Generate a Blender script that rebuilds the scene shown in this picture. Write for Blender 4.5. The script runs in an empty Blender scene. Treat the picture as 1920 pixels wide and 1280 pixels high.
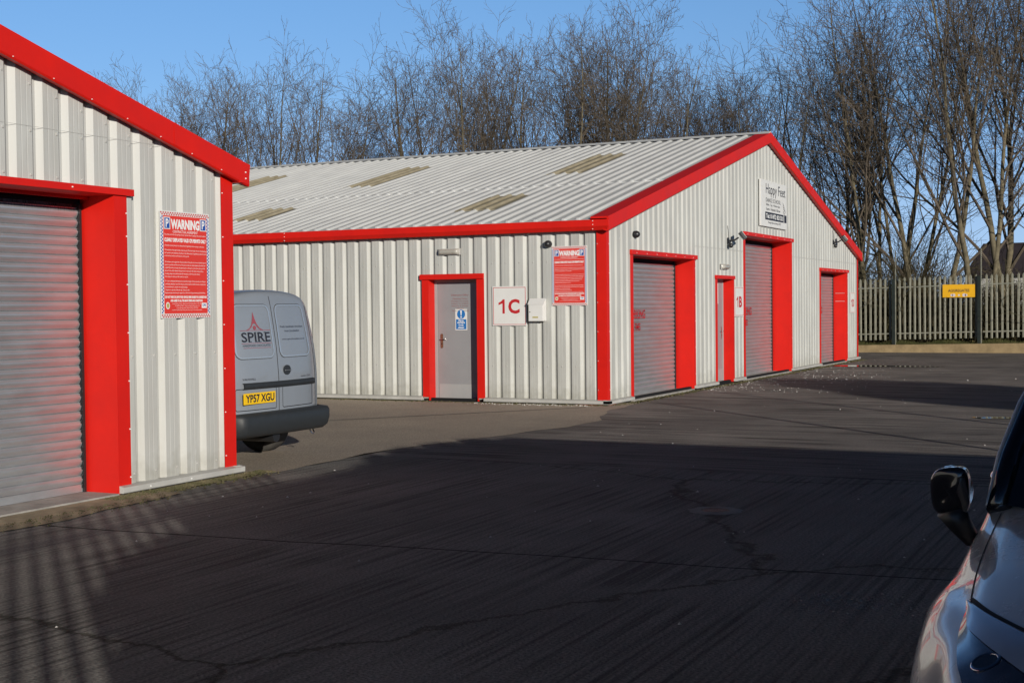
import bpy, bmesh, math, random
from mathutils import Vector, Matrix
import numpy as np
S = bpy.context.scene
C = S.collection
R = math.radians
rnd = random.Random(7)

# ---------------------------------------------------------------- camera
CAM_H = 1.6
F_PX, YAW, PIT, ROL = 2518.78, 0.4619, -0.0256, -0.0105
cam = bpy.data.cameras.new('camera'); cam_o = bpy.data.objects.new('camera', cam); C.objects.link(cam_o)
cam.sensor_width = 36.0; cam.lens = F_PX/1920*36.0; cam.clip_start = 0.05; cam.clip_end = 3000
Fv = Vector((math.cos(YAW)*math.cos(PIT), math.sin(YAW)*math.cos(PIT), math.sin(PIT)))
Rv = Vector((math.sin(YAW), -math.cos(YAW), 0)); Uv = Rv.cross(Fv)
R2 = math.cos(ROL)*Rv + math.sin(ROL)*Uv; U2 = -math.sin(ROL)*Rv + math.cos(ROL)*Uv
cam_o.matrix_world = Matrix(((R2.x, U2.x, -Fv.x, 0), (R2.y, U2.y, -Fv.y, 0), (R2.z, U2.z, -Fv.z, CAM_H), (0, 0, 0, 1)))
S.camera = cam_o
# ---------------------------------------------------------------- sky, sun, exposure
SUN_AZ = R(47.1 + 180); SUN_EL = math.atan(0.22)
world = bpy.data.worlds.new('World'); S.world = world; world.use_nodes = True
wn = world.node_tree; bg = wn.nodes['Background']; bg.inputs['Strength'].default_value = 0.05
sky = wn.nodes.new('ShaderNodeTexSky'); sky.sky_type = 'NISHITA'; sky.sun_disc = False
sky.sun_elevation = SUN_EL; sky.sun_rotation = math.pi/2 - SUN_AZ
sky.altitude = 0; sky.air_density = 1.0; sky.dust_density = 0.0; sky.ozone_density = 2.2
# the clear winter sky of the photo: bluer towards the horizon opposite the sun, the unseen zenith dimmed to deepen the shade
tcw = wn.nodes.new('ShaderNodeTexCoord'); sep = wn.nodes.new('ShaderNodeSeparateXYZ'); wn.links.new(tcw.outputs['Generated'], sep.inputs[0])
rmp = wn.nodes.new('ShaderNodeValToRGB'); wn.links.new(sep.outputs['Z'], rmp.inputs[0]); els = rmp.color_ramp.elements
SKY_K = [(0.0, (1.1, 1.65, 4.0)), (0.03, (1.19, 1.67, 3.6)), (0.07, (1.41, 1.71, 2.9)), (0.15, (1.4, 1.76, 2.46)), (0.225, (1.5, 1.95, 2.6)), (0.28, (0.62, 0.82, 1.15)), (0.4, (0.28, 0.37, 0.54)), (0.6, (0.12, 0.16, 0.24))]
els[0].position = 0.0; els[0].color = (*[c/4 for c in SKY_K[0][1]], 1); els[1].position = 1.0; els[1].color = (0.02, 0.027, 0.04, 1)
for p_, c_ in SKY_K[1:]:
    e_ = els.new(p_); e_.color = (*[c/4 for c in c_], 1)
sc4 = wn.nodes.new('ShaderNodeVectorMath'); sc4.operation = 'SCALE'; sc4.inputs['Scale'].default_value = 4.0; wn.links.new(rmp.outputs[0], sc4.inputs[0])
mul = wn.nodes.new('ShaderNodeVectorMath'); mul.operation = 'MULTIPLY'; wn.links.new(sky.outputs[0], mul.inputs[0]); wn.links.new(sc4.outputs[0], mul.inputs[1])
wn.links.new(mul.outputs[0], bg.inputs[0])
sl = bpy.data.lights.new('sun', 'SUN'); sl.energy = 4.3; sl.angle = R(0.45); sl.color = (1.0, 0.94, 0.84)
so = bpy.data.objects.new('sun', sl); C.objects.link(so)
sd = Vector((math.cos(SUN_AZ)*math.cos(SUN_EL), math.sin(SUN_AZ)*math.cos(SUN_EL), math.sin(SUN_EL)))
so.rotation_euler = sd.to_track_quat('Z', 'Y').to_euler(); so.location = sd*60
S.view_settings.view_transform = 'Standard'; S.view_settings.look = 'None'
S.view_settings.exposure = 0.0; S.view_settings.gamma = 1.0
S.render.engine = 'CYCLES'
S.cycles.max_bounces = 6

# ---------------------------------------------------------------- materials
def mat(name, col, rough=0.6, metal=0.0, spec=0.5, var=0.0, vscale=3.0, stretch=(1, 1, 1), col2=None,
        bump=0.0, bscale=40.0, coat=0.0, patch=None, transm=0.0, splash=False):
    m = bpy.data.materials.new(name); m.use_nodes = True
    nt = m.node_tree; b = nt.nodes['Principled BSDF']
    b.inputs['Base Color'].default_value = (*col, 1); b.inputs['Roughness'].default_value = rough
    b.inputs['Metallic'].default_value = metal; b.inputs['Specular IOR Level'].default_value = spec
    b.inputs['Coat Weight'].default_value = coat; b.inputs['Coat Roughness'].default_value = 0.03
    b.inputs['Transmission Weight'].default_value = transm
    tc = nt.nodes.new('ShaderNodeTexCoord'); mp = nt.nodes.new('ShaderNodeMapping')
    mp.inputs['Scale'].default_value = stretch; nt.links.new(tc.outputs['Object'], mp.inputs['Vector'])
    if var > 0:
        nz = nt.nodes.new('ShaderNodeTexNoise'); nz.inputs['Scale'].default_value = vscale
        nz.inputs['Detail'].default_value = 7; nz.inputs['Roughness'].default_value = 0.65
        nt.links.new(mp.outputs[0], nz.inputs['Vector'])
        cr = nt.nodes.new('ShaderNodeValToRGB'); cr.color_ramp.elements[0].position = 0.3; cr.color_ramp.elements[1].position = 0.7
        c2 = col2 or tuple(c*(1-var) for c in col)
        cr.color_ramp.elements[0].color = (*c2, 1); cr.color_ramp.elements[1].color = (*col, 1)
        nt.links.new(nz.outputs['Fac'], cr.inputs[0]); nt.links.new(cr.outputs[0], b.inputs['Base Color'])
        mr = nt.nodes.new('ShaderNodeMapRange'); mr.inputs['To Min'].default_value = max(0, rough-0.08); mr.inputs['To Max'].default_value = min(1, rough+0.12)
        nt.links.new(nz.outputs['Fac'], mr.inputs['Value']); nt.links.new(mr.outputs[0], b.inputs['Roughness'])
    if splash:
        sx = nt.nodes.new('ShaderNodeSeparateXYZ'); nt.links.new(tc.outputs['Object'], sx.inputs[0])
        nn = nt.nodes.new('ShaderNodeTexNoise'); nn.inputs['Scale'].default_value = 9; nn.inputs['Detail'].default_value = 6; nt.links.new(tc.outputs['Object'], nn.inputs['Vector'])
        ma = nt.nodes.new('ShaderNodeMath'); ma.operation = 'MULTIPLY_ADD'; ma.inputs[1].default_value = 0.55; nt.links.new(nn.outputs['Fac'], ma.inputs[0]); nt.links.new(sx.outputs['Z'], ma.inputs[2])
        mr2 = nt.nodes.new('ShaderNodeMapRange'); mr2.inputs['From Min'].default_value = 0.28; mr2.inputs['From Max'].default_value = 0.62; mr2.inputs['To Min'].default_value = 0.42; mr2.inputs['To Max'].default_value = 0.0; nt.links.new(ma.outputs[0], mr2.inputs['Value'])
        mm = nt.nodes.new('ShaderNodeMix'); mm.data_type = 'RGBA'; mm.inputs[7].default_value = (0.17, 0.155, 0.10, 1); nt.links.new(mr2.outputs[0], mm.inputs[0]); nt.links.new(b.inputs['Base Color'].links[0].from_socket, mm.inputs[6])
        mp3 = nt.nodes.new('ShaderNodeMapping'); mp3.inputs['Scale'].default_value = (7, 7, 0.5); nt.links.new(tc.outputs['Object'], mp3.inputs['Vector'])
        n3 = nt.nodes.new('ShaderNodeTexNoise'); n3.inputs['Scale'].default_value = 1.0; n3.inputs['Detail'].default_value = 5; nt.links.new(mp3.outputs[0], n3.inputs['Vector'])
        mr3 = nt.nodes.new('ShaderNodeMapRange'); mr3.inputs['From Min'].default_value = 0.56; mr3.inputs['From Max'].default_value = 0.72; mr3.inputs['To Max'].default_value = 0.22; nt.links.new(n3.outputs['Fac'], mr3.inputs['Value'])
        m4 = nt.nodes.new('ShaderNodeMix'); m4.data_type = 'RGBA'; m4.inputs[7].default_value = (0.27, 0.265, 0.23, 1); nt.links.new(mr3.outputs[0], m4.inputs[0]); nt.links.new(mm.outputs[2], m4.inputs[6]); nt.links.new(m4.outputs[2], b.inputs['Base Color'])
    if bump > 0:
        n2 = nt.nodes.new('ShaderNodeTexNoise'); n2.inputs['Scale'].default_value = bscale; n2.inputs['Detail'].default_value = 4
        nt.links.new(mp.outputs[0], n2.inputs['Vector'])
        bp = nt.nodes.new('ShaderNodeBump'); bp.inputs['Strength'].default_value = bump; bp.inputs['Distance'].default_value = 0.02
        nt.links.new(n2.outputs['Fac'], bp.inputs['Height']); nt.links.new(bp.outputs[0], b.inputs['Normal'])
    return m

CLAD = mat('cladding_grey', (0.52, 0.52, 0.485), 0.5, 0.0, 0.4, var=0.3, vscale=1.6, stretch=(1.4, 1.4, 0.35), col2=(0.39, 0.39, 0.365), bump=0.08, bscale=6, splash=True)
CLADA = mat('cladding_grey_near', (0.515, 0.515, 0.485), 0.5, 0.0, 0.4, var=0.25, vscale=2.2, stretch=(1.8, 1.8, 0.5), col2=(0.45, 0.44, 0.41), bump=0.08, bscale=6, splash=True)
ROOF = mat('roof_sheet', (0.71, 0.71, 0.69), 0.45, 0.15, 0.4, var=0.2, vscale=1.5, stretch=(0.4, 1.5, 1), col2=(0.58, 0.58, 0.57))
RED = mat('red_trim', (0.68, 0.013, 0.006), 0.45, 0, 0.25, var=0.1, vscale=2.0, col2=(0.56, 0.012, 0.008), bump=0.16, bscale=2.2)
REDD = mat('red_trim_verge', (0.60, 0.022, 0.018), 0.35, 0, 0.5, var=0.12, vscale=1.5)
FLASH = mat('flashing_grey', (0.5, 0.49, 0.46), 0.5, 0, 0.4, var=0.25, vscale=4)
SHUT = mat('galvanised_slat', (0.50, 0.53, 0.545), 0.30, 0.6, 0.5, var=0.25, vscale=2.5, stretch=(1, 1, 3), col2=(0.42, 0.42, 0.43))
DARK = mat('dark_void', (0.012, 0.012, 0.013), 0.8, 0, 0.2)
BLACK = mat('black_plastic', (0.02, 0.02, 0.022), 0.35, 0, 0.5, var=0.2)
RUB = mat('rubber', (0.025, 0.025, 0.025), 0.75, 0, 0.3, var=0.3, vscale=12)
SKYL = mat('weathered_rooflight', (0.40, 0.35, 0.25), 0.55, 0, 0.3, var=0.4, vscale=5, stretch=(0.6, 2, 1), col2=(0.24, 0.205, 0.135))
DOORG = mat('grey_door_paint', (0.29, 0.29, 0.30), 0.38, 0, 0.5, var=0.12, vscale=2)
DOORF = mat('grey_door_frame', (0.36, 0.36, 0.36), 0.45, 0, 0.5, var=0.1)
STEEL = mat('brushed_steel', (0.5, 0.48, 0.46), 0.3, 0.9)
BRZ = mat('bronze_plate', (0.28, 0.16, 0.1), 0.35, 0.6)
WHITE = mat('white_panel', (0.74, 0.73, 0.70), 0.4, 0, 0.5, var=0.08, vscale=3)
SREDM = mat('sign_red', (0.72, 0.045, 0.03), 0.4, 0, 0.5, var=0.06)
LRED = mat('letter_red', (0.5, 0.02, 0.025), 0.5)
LBLU = mat('sign_blue', (0.02, 0.08, 0.36), 0.4)
LBL2 = mat('sign_blue_light', (0.02, 0.16, 0.45), 0.4)
LBLK = mat('letter_black', (0.02, 0.02, 0.03), 0.5)
LWHT = mat('letter_white', (0.8, 0.8, 0.78), 0.5)
YEL = mat('yellow_board', (0.8, 0.42, 0.01), 0.4, 0, 0.5, var=0.08, vscale=8)
GOLD = mat('seal_gold', (0.45, 0.38, 0.12), 0.5)
BARK = mat('bark', (0.21, 0.175, 0.115), 0.9, 0, 0.15, var=0.5, vscale=3, col2=(0.07, 0.062, 0.038), bump=0.5, bscale=14)
TWIG = mat('twig_bark', (0.145, 0.118, 0.095), 0.9, 0, 0.15, var=0.4, vscale=1.2, col2=(0.07, 0.055, 0.035))
GALV = mat('galvanised_fence', (0.36, 0.335, 0.265), 0.55, 0.2, 0.4, var=0.3, vscale=6, col2=(0.2, 0.21, 0.16))
CONC = mat('concrete_kerb', (0.36, 0.265, 0.145), 0.9, 0, 0.2, var=0.4, vscale=3, bump=0.4, bscale=25)
APRON = mat('apron_concrete', (0.42, 0.34, 0.23), 0.9, 0, 0.2, var=0.5, vscale=2.5, col2=(0.17, 0.15, 0.1), bump=0.3, bscale=30)
THRESH = mat('threshold_concrete', (0.40, 0.38, 0.35), 0.85, 0, 0.2, var=0.4, vscale=5, bump=0.3, bscale=30)
BRICK = mat('red_brick', (0.3, 0.1, 0.06), 0.9, 0, 0.2, var=0.4, vscale=20)

# ---------------------------------------------------------------- helpers
class MB:
    def __init__(s): s.v = []; s.f = []
    def quad(s, a, b, c, d):
        n = len(s.v); s.v += [tuple(a), tuple(b), tuple(c), tuple(d)]; s.f.append((n, n+1, n+2, n+3))
    def poly(s, pts):
        n = len(s.v); s.v += [tuple(p) for p in pts]; s.f.append(tuple(range(n, n+len(pts))))
    def box(s, x0, x1, y0, y1, z0, z1):
        n = len(s.v)
        s.v += [(x, y, z) for z in (z0, z1) for y in (y0, y1) for x in (x0, x1)]
        s.f += [tuple(n+i for i in q) for q in ((0, 2, 3, 1), (4, 5, 7, 6), (0, 1, 5, 4), (2, 6, 7, 3), (0, 4, 6, 2), (1, 3, 7, 5))]
        return s
    def prism(s, pts, d):            # pts: closed polygon (3D), extruded by vector d
        n = len(s.v); k = len(pts); d = Vector(d)
        s.v += [tuple(p) for p in pts] + [tuple(Vector(p)+d) for p in pts]
        s.f.append(tuple(n+i for i in range(k))[::-1]); s.f.append(tuple(n+k+i for i in range(k)))
        for i in range(k):
            j = (i+1) % k; s.f.append((n+i, n+j, n+k+j, n+k+i))
        return s
    def tube(s, pts, rads, n=8, cap=True):
        rings = []
        prev = None
        for i, p in enumerate(pts):
            p = Vector(p)
            d = (Vector(pts[min(i+1, len(pts)-1)]) - Vector(pts[max(i-1, 0)]))
            if d.length < 1e-9: d = Vector((0, 0, 1))
            d.normalize()
            if prev is None:
                a = d.cross(Vector((0, 0, 1)) if abs(d.z) < 0.9 else Vector((1, 0, 0))); a.normalize()
            else:
                a = prev - d*prev.dot(d)
                if a.length < 1e-6: a = d.orthogonal()
                a.normalize()
            prev = a; b = d.cross(a); r = rads[i] if hasattr(rads, '__len__') else rads
            st = len(s.v)
            for k in range(n):
                t = 2*math.pi*k/n; s.v.append(tuple(p + (a*math.cos(t) + b*math.sin(t))*r))
            rings.append(st)
        for i in range(len(rings)-1):
            for k in range(n):
                k2 = (k+1) % n; s.f.append((rings[i]+k, rings[i]+k2, rings[i+1]+k2, rings[i+1]+k))
        if cap:
            s.f.append(tuple(rings[0]+k for k in range(n))[::-1]); s.f.append(tuple(rings[-1]+k for k in range(n)))
        return s
    def cyl(s, c, ax, r0, r1, L, n=20):
        c = Vector(c); ax = Vector(ax).normalized(); return s.tube([c, c+ax*L], [r0, r1], n)
    def grid(s, P):                  # P[i][j] points
        n = len(s.v); a = len(P); b = len(P[0])
        for row in P: s.v += [tuple(p) for p in row]
        for i in range(a-1):
            for j in range(b-1): s.f.append((n+i*b+j, n+i*b+j+1, n+(i+1)*b+j+1, n+(i+1)*b+j))
        return s
    def ell(s, c, rx, ry, rz, n=16, m=10):
        c = Vector(c); P = []
        for i in range(m+1):
            t = math.pi*i/m; P.append([c+Vector((rx*math.sin(t)*math.cos(2*math.pi*j/n), ry*math.sin(t)*math.sin(2*math.pi*j/n), rz*math.cos(t))) for j in range(n+1)])
        return s.grid(P)
    def build(s, name, m, parent=None, smooth=False, bevel=0.0, kind=None):
        me = bpy.data.meshes.new(name); me.from_pydata(s.v, [], s.f); me.update()
        if not isinstance(m, (list, tuple)): me.materials.append(m)
        if smooth or bevel:
            bm = bmesh.new(); bm.from_mesh(me)
            if smooth: bmesh.ops.remove_doubles(bm, verts=bm.verts, dist=1e-5)
            bmesh.ops.recalc_face_normals(bm, faces=bm.faces)
            if bevel: bmesh.ops.bevel(bm, geom=list(bm.edges), offset=bevel, segments=2, affect='EDGES', profile=0.6, clamp_overlap=True)
            if smooth:
                for f in bm.faces: f.smooth = True
            bm.to_mesh(me); bm.free()
        o = bpy.data.objects.new(name, me); C.objects.link(o)
        if parent is not None: o.parent = parent
        if kind: o['kind'] = kind
        return o
def thing(name, label, cat, loc=(0, 0, 0), rz=0.0, group=None):
    o = bpy.data.objects.new(name, None); C.objects.link(o); o.empty_display_size = 0.2
    o.location = loc; o.rotation_euler = (0, 0, rz); o['label'] = label; o['category'] = cat
    if group: o['group'] = group
    return o
def tag(o, label, cat, group=None):
    o['label'] = label; o['category'] = cat
    if group: o['group'] = group
    return o
def struct(name, mb, m, smooth=False):
    o = mb.build(name, m, None, smooth); o['kind'] = 'structure'; return o
def text_pts(body, bold=0.0, shear=0.0, spacing=1.0, align='LEFT'):
    cu = bpy.data.curves.new('t', 'FONT'); cu.body = body; cu.offset = bold; cu.shear = shear; cu.resolution_u = 3
    cu.space_character = spacing; cu.align_x = align
    o = bpy.data.objects.new('t', cu); C.objects.link(o)
    dg = bpy.context.evaluated_depsgraph_get()
    me = bpy.data.meshes.new_from_object(o.evaluated_get(dg))
    vs = [tuple(v.co) for v in me.vertices]; fs = [tuple(p.vertices) for p in me.polygons]
    bpy.data.objects.remove(o); bpy.data.curves.remove(cu); bpy.data.meshes.remove(me)
    return vs, fs
def add_text(mb, body, x0, x1, z0, z1, y=-0.003, bold=0.0, fit=True, spacing=1.0, shear=0.0, surf=None):
    """text in the local x-z plane, its outline box fitted to x0..x1, z0..z1 and facing -y"""
    vs, fs = text_pts(body, bold, shear, spacing)
    if not vs: return
    xs = [v[0] for v in vs]; ys = [v[1] for v in vs]
    a, b, c, d = min(xs), max(xs), min(ys), max(ys)
    n = len(mb.v)
    for v in vs:
        px = x0+(v[0]-a)/(b-a)*(x1-x0); pz = z0+(v[1]-c)/(d-c)*(z1-z0)
        mb.v.append((px, (surf(px, pz) if surf else 0)+y, pz))
    mb.f += [tuple(n+i for i in f) for f in fs]

# cladding sheet with recessed troughs, cut round openings
PROF = [(0.0, 0.0), (0.042, -0.040), (0.064, -0.040), (0.104, 0.0), (0.145, 0.0), (0.148, -0.0015), (0.153, -0.0015), (0.156, 0.0), (0.196, 0.0), (0.199, -0.0015), (0.204, -0.0015), (0.207, 0.0)]
def cladding(mb, s0, s1, z0, topf, openings, P, period=0.25, phase=0.0):
    """P(s, off, z) -> point; off is outward"""
    k = period/0.25; pts = []
    i = math.floor((s0-phase)/period)-1
    while phase+i*period < s1+period:
        for a, o in PROF: pts.append((phase+i*period+a*k, o))
        i += 1
    pts.sort()
    def off(s):
        for (a, oa), (b, ob) in zip(pts, pts[1:]):
            if a <= s <= b: return oa if b == a else oa+(ob-oa)*(s-a)/(b-a)
        return 0
    cuts = sorted(set([s0, s1] + [round(p[0], 5) for p in pts if s0 < p[0] < s1] + [e for op in openings for e in op[:2] if s0 < e < s1]))
    for a, b in zip(cuts, cuts[1:]):
        if b-a < 1e-5: continue
        m = (a+b)/2; ints = [(z0, None)]
        ops = sorted([op for op in openings if op[0] < m < op[1]], key=lambda o: o[2])
        lo = z0
        oa, ob = off(a+1e-6), off(b-1e-6)
        for op in ops:
            if op[2] > lo+1e-4: mb.quad(P(a, oa, lo), P(b, ob, lo), P(b, ob, op[2]), P(a, oa, op[2]))
            lo = op[3]
        mb.quad(P(a, oa, lo), P(b, ob, lo), P(b, ob, topf(b)), P(a, oa, topf(a)))
def slats(mb, x0, x1, y, z0, z1, per=0.08):
    n = int((z1-z0)/per)
    prof = []
    for i in range(n+1):
        for t, o in ((0.0, 0.012), (0.05, 0.002), (0.16, -0.003), (0.34, -0.011), (0.54, -0.016), (0.72, -0.016), (0.86, -0.010), (0.95, 0.0)):
            z = z0+(i+t)*per
            if z <= z1: prof.append((z, o))
    mb.grid([[(x0, y+o, z), (x1, y+o, z)] for z, o in prof])

G = 8.2443; XB = 19.97; W = 18.72; XR = XB+W/2; ZR = 5.36; SL = 0.25
XA = 10.476; SLA = 0.262
def zrB(x): return ZR - SL*abs(x-XR)
XRA = XA - 9.36
def zrA(x): return 3.02 + SLA*(10.5-XRA) - SLA*abs(x-XRA)

# ---------------------------------------------------------------- ground
def ground_mat(name, base, dark, ridge_axis, joints=True, ridge=0.12, rstr=0.5):
    m = bpy.data.materials.new(name); m.use_nodes = True; nt = m.node_tree; b = nt.nodes['Principled BSDF']
    N = nt.nodes.new; L = nt.links.new
    tc = N('ShaderNodeTexCoord')
    n1 = N('ShaderNodeTexNoise'); n1.inputs['Scale'].default_value = 0.45; n1.inputs['Detail'].default_value = 8; n1.inputs['Roughness'].default_value = 0.62
    n2 = N('ShaderNodeTexNoise'); n2.inputs['Scale'].default_value = 55; n2.inputs['Detail'].default_value = 3
    n3 = N('ShaderNodeTexNoise'); n3.inputs['Scale'].default_value = 150; n3.inputs['Detail'].default_value = 1
    for n in (n1, n2, n3): L(tc.outputs['Object'], n.inputs['Vector'])
    cr = N('ShaderNodeValToRGB'); cr.color_ramp.elements[0].position = 0.33; cr.color_ramp.elements[1].position = 0.68
    cr.color_ramp.elements[0].color = (*dark, 1); cr.color_ramp.elements[1].color = (*base, 1); L(n1.outputs['Fac'], cr.inputs[0])
    mx = N('ShaderNodeMix'); mx.data_type = 'RGBA'; mx.blend_type = 'MULTIPLY'; mx.inputs[0].default_value = 0.75
    c2 = N('ShaderNodeValToRGB'); c2.color_ramp.elements[0].position = 0.35; c2.color_ramp.elements[1].position = 0.75
    c2.color_ramp.elements[0].color = (0.45, 0.45, 0.45, 1); c2.color_ramp.elements[1].color = (1.35, 1.3, 1.22, 1); L(n2.outputs['Fac'], c2.inputs[0])
    L(cr.outputs[0], mx.inputs[6]); L(c2.outputs[0], mx.inputs[7]); col = mx.outputs[2]
    # pale specks of stone in the surface
    sp = N('ShaderNodeMath'); sp.operation = 'GREATER_THAN'; sp.inputs[1].default_value = 0.76; L(n3.outputs['Fac'], sp.inputs[0])
    m3 = N('ShaderNodeMix'); m3.data_type = 'RGBA'; m3.inputs[7].default_value = (0.28, 0.26, 0.24, 1); L(sp.outputs[0], m3.inputs[0]); L(col, m3.inputs[6]); col = m3.outputs[2]
    # tamped ridges
    mpw = N('ShaderNodeMapping'); mpw.inputs['Scale'].default_value = (0.35, 1.0/ridge, 1) if ridge_axis == 'Y' else (1.0/ridge, 0.35, 1); L(tc.outputs['Object'], mpw.inputs['Vector'])
    wv = N('ShaderNodeTexNoise'); wv.inputs['Scale'].default_value = 1.0; wv.inputs['Detail'].default_value = 3; wv.inputs['Roughness'].default_value = 0.55; L(mpw.outputs[0], wv.inputs['Vector'])
    hm = N('ShaderNodeMath'); hm.operation = 'MULTIPLY_ADD'; hm.inputs[1].default_value = 0.55; L(wv.outputs['Fac'], hm.inputs[0]); L(n2.outputs['Fac'], hm.inputs[2])
    bp = N('ShaderNodeBump'); bp.inputs['Strength'].default_value = rstr; bp.inputs['Distance'].default_value = 0.010; L(hm.outputs[0], bp.inputs['Height'])
    nb = bp.outputs[0]
    if joints:
        # long wandering cracks with dirt in them
        nd = N('ShaderNodeTexNoise'); nd.inputs['Scale'].default_value = 1.3; nd.inputs['Detail'].default_value = 9; nd.inputs['Roughness'].default_value = 0.7; L(tc.outputs['Object'], nd.inputs['Vector'])
        ad = N('ShaderNodeMix'); ad.data_type = 'VECTOR'; ad.inputs[0].default_value = 0.4; L(tc.outputs['Object'], ad.inputs[4]); L(nd.outputs['Color'], ad.inputs[5])
        vo = N('ShaderNodeTexVoronoi'); vo.feature = 'DISTANCE_TO_EDGE'; vo.inputs['Scale'].default_value = 0.33; L(ad.outputs[1], vo.inputs['Vector'])
        lt = N('ShaderNodeMapRange'); lt.inputs['From Min'].default_value = 0.002; lt.inputs['From Max'].default_value = 0.007; L(vo.outputs['Distance'], lt.inputs['Value'])
        cm = N('ShaderNodeMix'); cm.data_type = 'RGBA'; cm.blend_type = 'MULTIPLY'; cm.inputs[0].default_value = 0.8; L(col, cm.inputs[6])
        g = N('ShaderNodeValToRGB'); g.color_ramp.elements[0].color = (0.25, 0.26, 0.2, 1); L(lt.outputs[0], g.inputs[0]); L(g.outputs[0], cm.inputs[7]); col = cm.outputs[2]
        b2 = N('ShaderNodeBump'); b2.inputs['Distance'].default_value = 0.01; b2.inputs['Strength'].default_value = 0.7; L(lt.outputs[0], b2.inputs['Height']); L(nb, b2.inputs['Normal']); nb = b2.outputs[0]
    gm = N('ShaderNodeMapRange'); gm.inputs['From Min'].default_value = 0.36; gm.inputs['From Max'].default_value = 0.56; gm.inputs['To Min'].default_value = 1-0.75*min(1, rstr); gm.inputs['To Max'].default_value = 1.0; L(wv.outputs['Fac'], gm.inputs['Value'])
    n4 = N('ShaderNodeTexNoise'); n4.inputs['Scale'].default_value = 1.1; n4.inputs['Detail'].default_value = 4; L(tc.outputs['Object'], n4.inputs['Vector'])
    g4 = N('ShaderNodeMapRange'); g4.inputs['From Min'].default_value = 0.3; g4.inputs['From Max'].default_value = 0.55; L(n4.outputs['Fac'], g4.inputs['Value'])
    g5 = N('ShaderNodeMix'); g5.data_type = 'FLOAT'; g5.inputs[2].default_value = 1.0; L(g4.outputs[0], g5.inputs[0]); L(gm.outputs[0], g5.inputs[3])
    vm = N('ShaderNodeVectorMath'); vm.operation = 'SCALE'; L(col, vm.inputs[0]); L(g5.outputs[0], vm.inputs['Scale']); col = vm.outputs[0]
    L(col, b.inputs['Base Color']); L(nb, b.inputs['Normal'])
    rr = N('ShaderNodeMapRange'); rr.inputs['To Min'].default_value = 0.62; rr.inputs['To Max'].default_value = 0.95; L(n1.outputs['Fac'], rr.inputs['Value']); L(rr.outputs[0], b.inputs['Roughness'])
    b.inputs['Specular IOR Level'].default_value = 0.18
    return m
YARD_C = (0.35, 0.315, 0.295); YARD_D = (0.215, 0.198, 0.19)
soil = mat('rough_grass_soil', (0.10, 0.085, 0.045), 0.95, 0, 0.1, var=0.6, vscale=1.5, bump=0.6, bscale=12)
mb = MB(); mb.quad((-400, -500, -0.03), (900, -500, -0.03), (900, 600, -0.03), (-400, 600, -0.03)); struct('ground', mb, soil)
# concrete yard in bays between the open joints
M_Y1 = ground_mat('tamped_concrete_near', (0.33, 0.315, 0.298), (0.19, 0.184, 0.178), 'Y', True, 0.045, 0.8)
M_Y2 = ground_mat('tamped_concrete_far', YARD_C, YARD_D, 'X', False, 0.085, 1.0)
M_TAR = ground_mat('alley_tarmac', (0.52, 0.44, 0.355), (0.38, 0.325, 0.27), 'X', False, 0.2, 0.05)
mb = MB()
def wob(y, x, a=0.02): return x + a*math.sin(y*1.7+x) + a*0.6*math.sin(y*4.3)
def bay(mb, x0, x1, y0, y1, z=0.0, gap=0.012, skew0=0.0, skew1=0.0):
    n = max(2, int((y1-y0)/0.5)); P = []
    for i in range(n+1):
        y = y0+(y1-y0)*i/n; t = (y-8)
        P.append([(wob(y, x0)+gap-skew0*t, y, z), (wob(y, x1)-gap-skew1*t, y, z)])
    mb.grid(P)
bay(mb, -12, 2.3, -14, 8.0); bay(mb, 2.3, 7.35, -14, 8.0, skew1=0.1); bay(mb, 7.35, 12.4, -14, 8.0, skew0=0.1)
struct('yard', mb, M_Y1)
mb = MB(); mb.quad((12.4, -14, 0), (44.46, -14, 0), (44.46, 8.0, 0), (12.4, 8.0, 0)); mb.quad((38.6, 8.0, 0), (44.46, 8.0, 0), (44.46, 45, 0), (38.6, 45, 0))
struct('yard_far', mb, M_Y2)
mb = MB(); mb.quad((-12, -14, -0.012), (13, -14, -0.012), (13, 8.0, -0.012), (-12, 8.0, -0.012)); struct('joint_filler', mb, mat('joint_dirt', (0.02, 0.02, 0.014), 0.95, 0, 0.1))
mb = MB(); P = []
for i in range(41):
    x = 9.0+i*(20.6-9.0)/40; y = 8.02-0.75*math.exp(-((x-16.6)/2.3)**2)+0.05*math.sin(x*2.1)+0.03*math.sin(x*5.7)
    P.append([(x, y+0.02*math.sin(x*5), 0.004), (x, 46, 0.004)])
mb.grid(P); struct('alley_tarmac', mb, M_TAR)
mb = MB(); P = []
for i in range(31):
    x = -6+i*(9.2+6)/30; P.append([(x, 7.72+0.08*math.sin(x*2.3)+0.04*math.sin(x*7), 0.008), (x, 9.3, 0.008)])
mb.grid(P); struct('apron', mb, APRON)
mb = MB(); mb.quad((13.2, 12.9, 0.008), (13.25, 13.0, 0.008), (19.5, 8.45, 0.008), (19.46, 8.38, 0.008))
struct('faded_line', mb, mat('worn_line_paint', (0.30, 0.28, 0.25), 0.9, 0, 0.2, var=0.7, vscale=5, col2=(0.13, 0.11, 0.09)))
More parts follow.
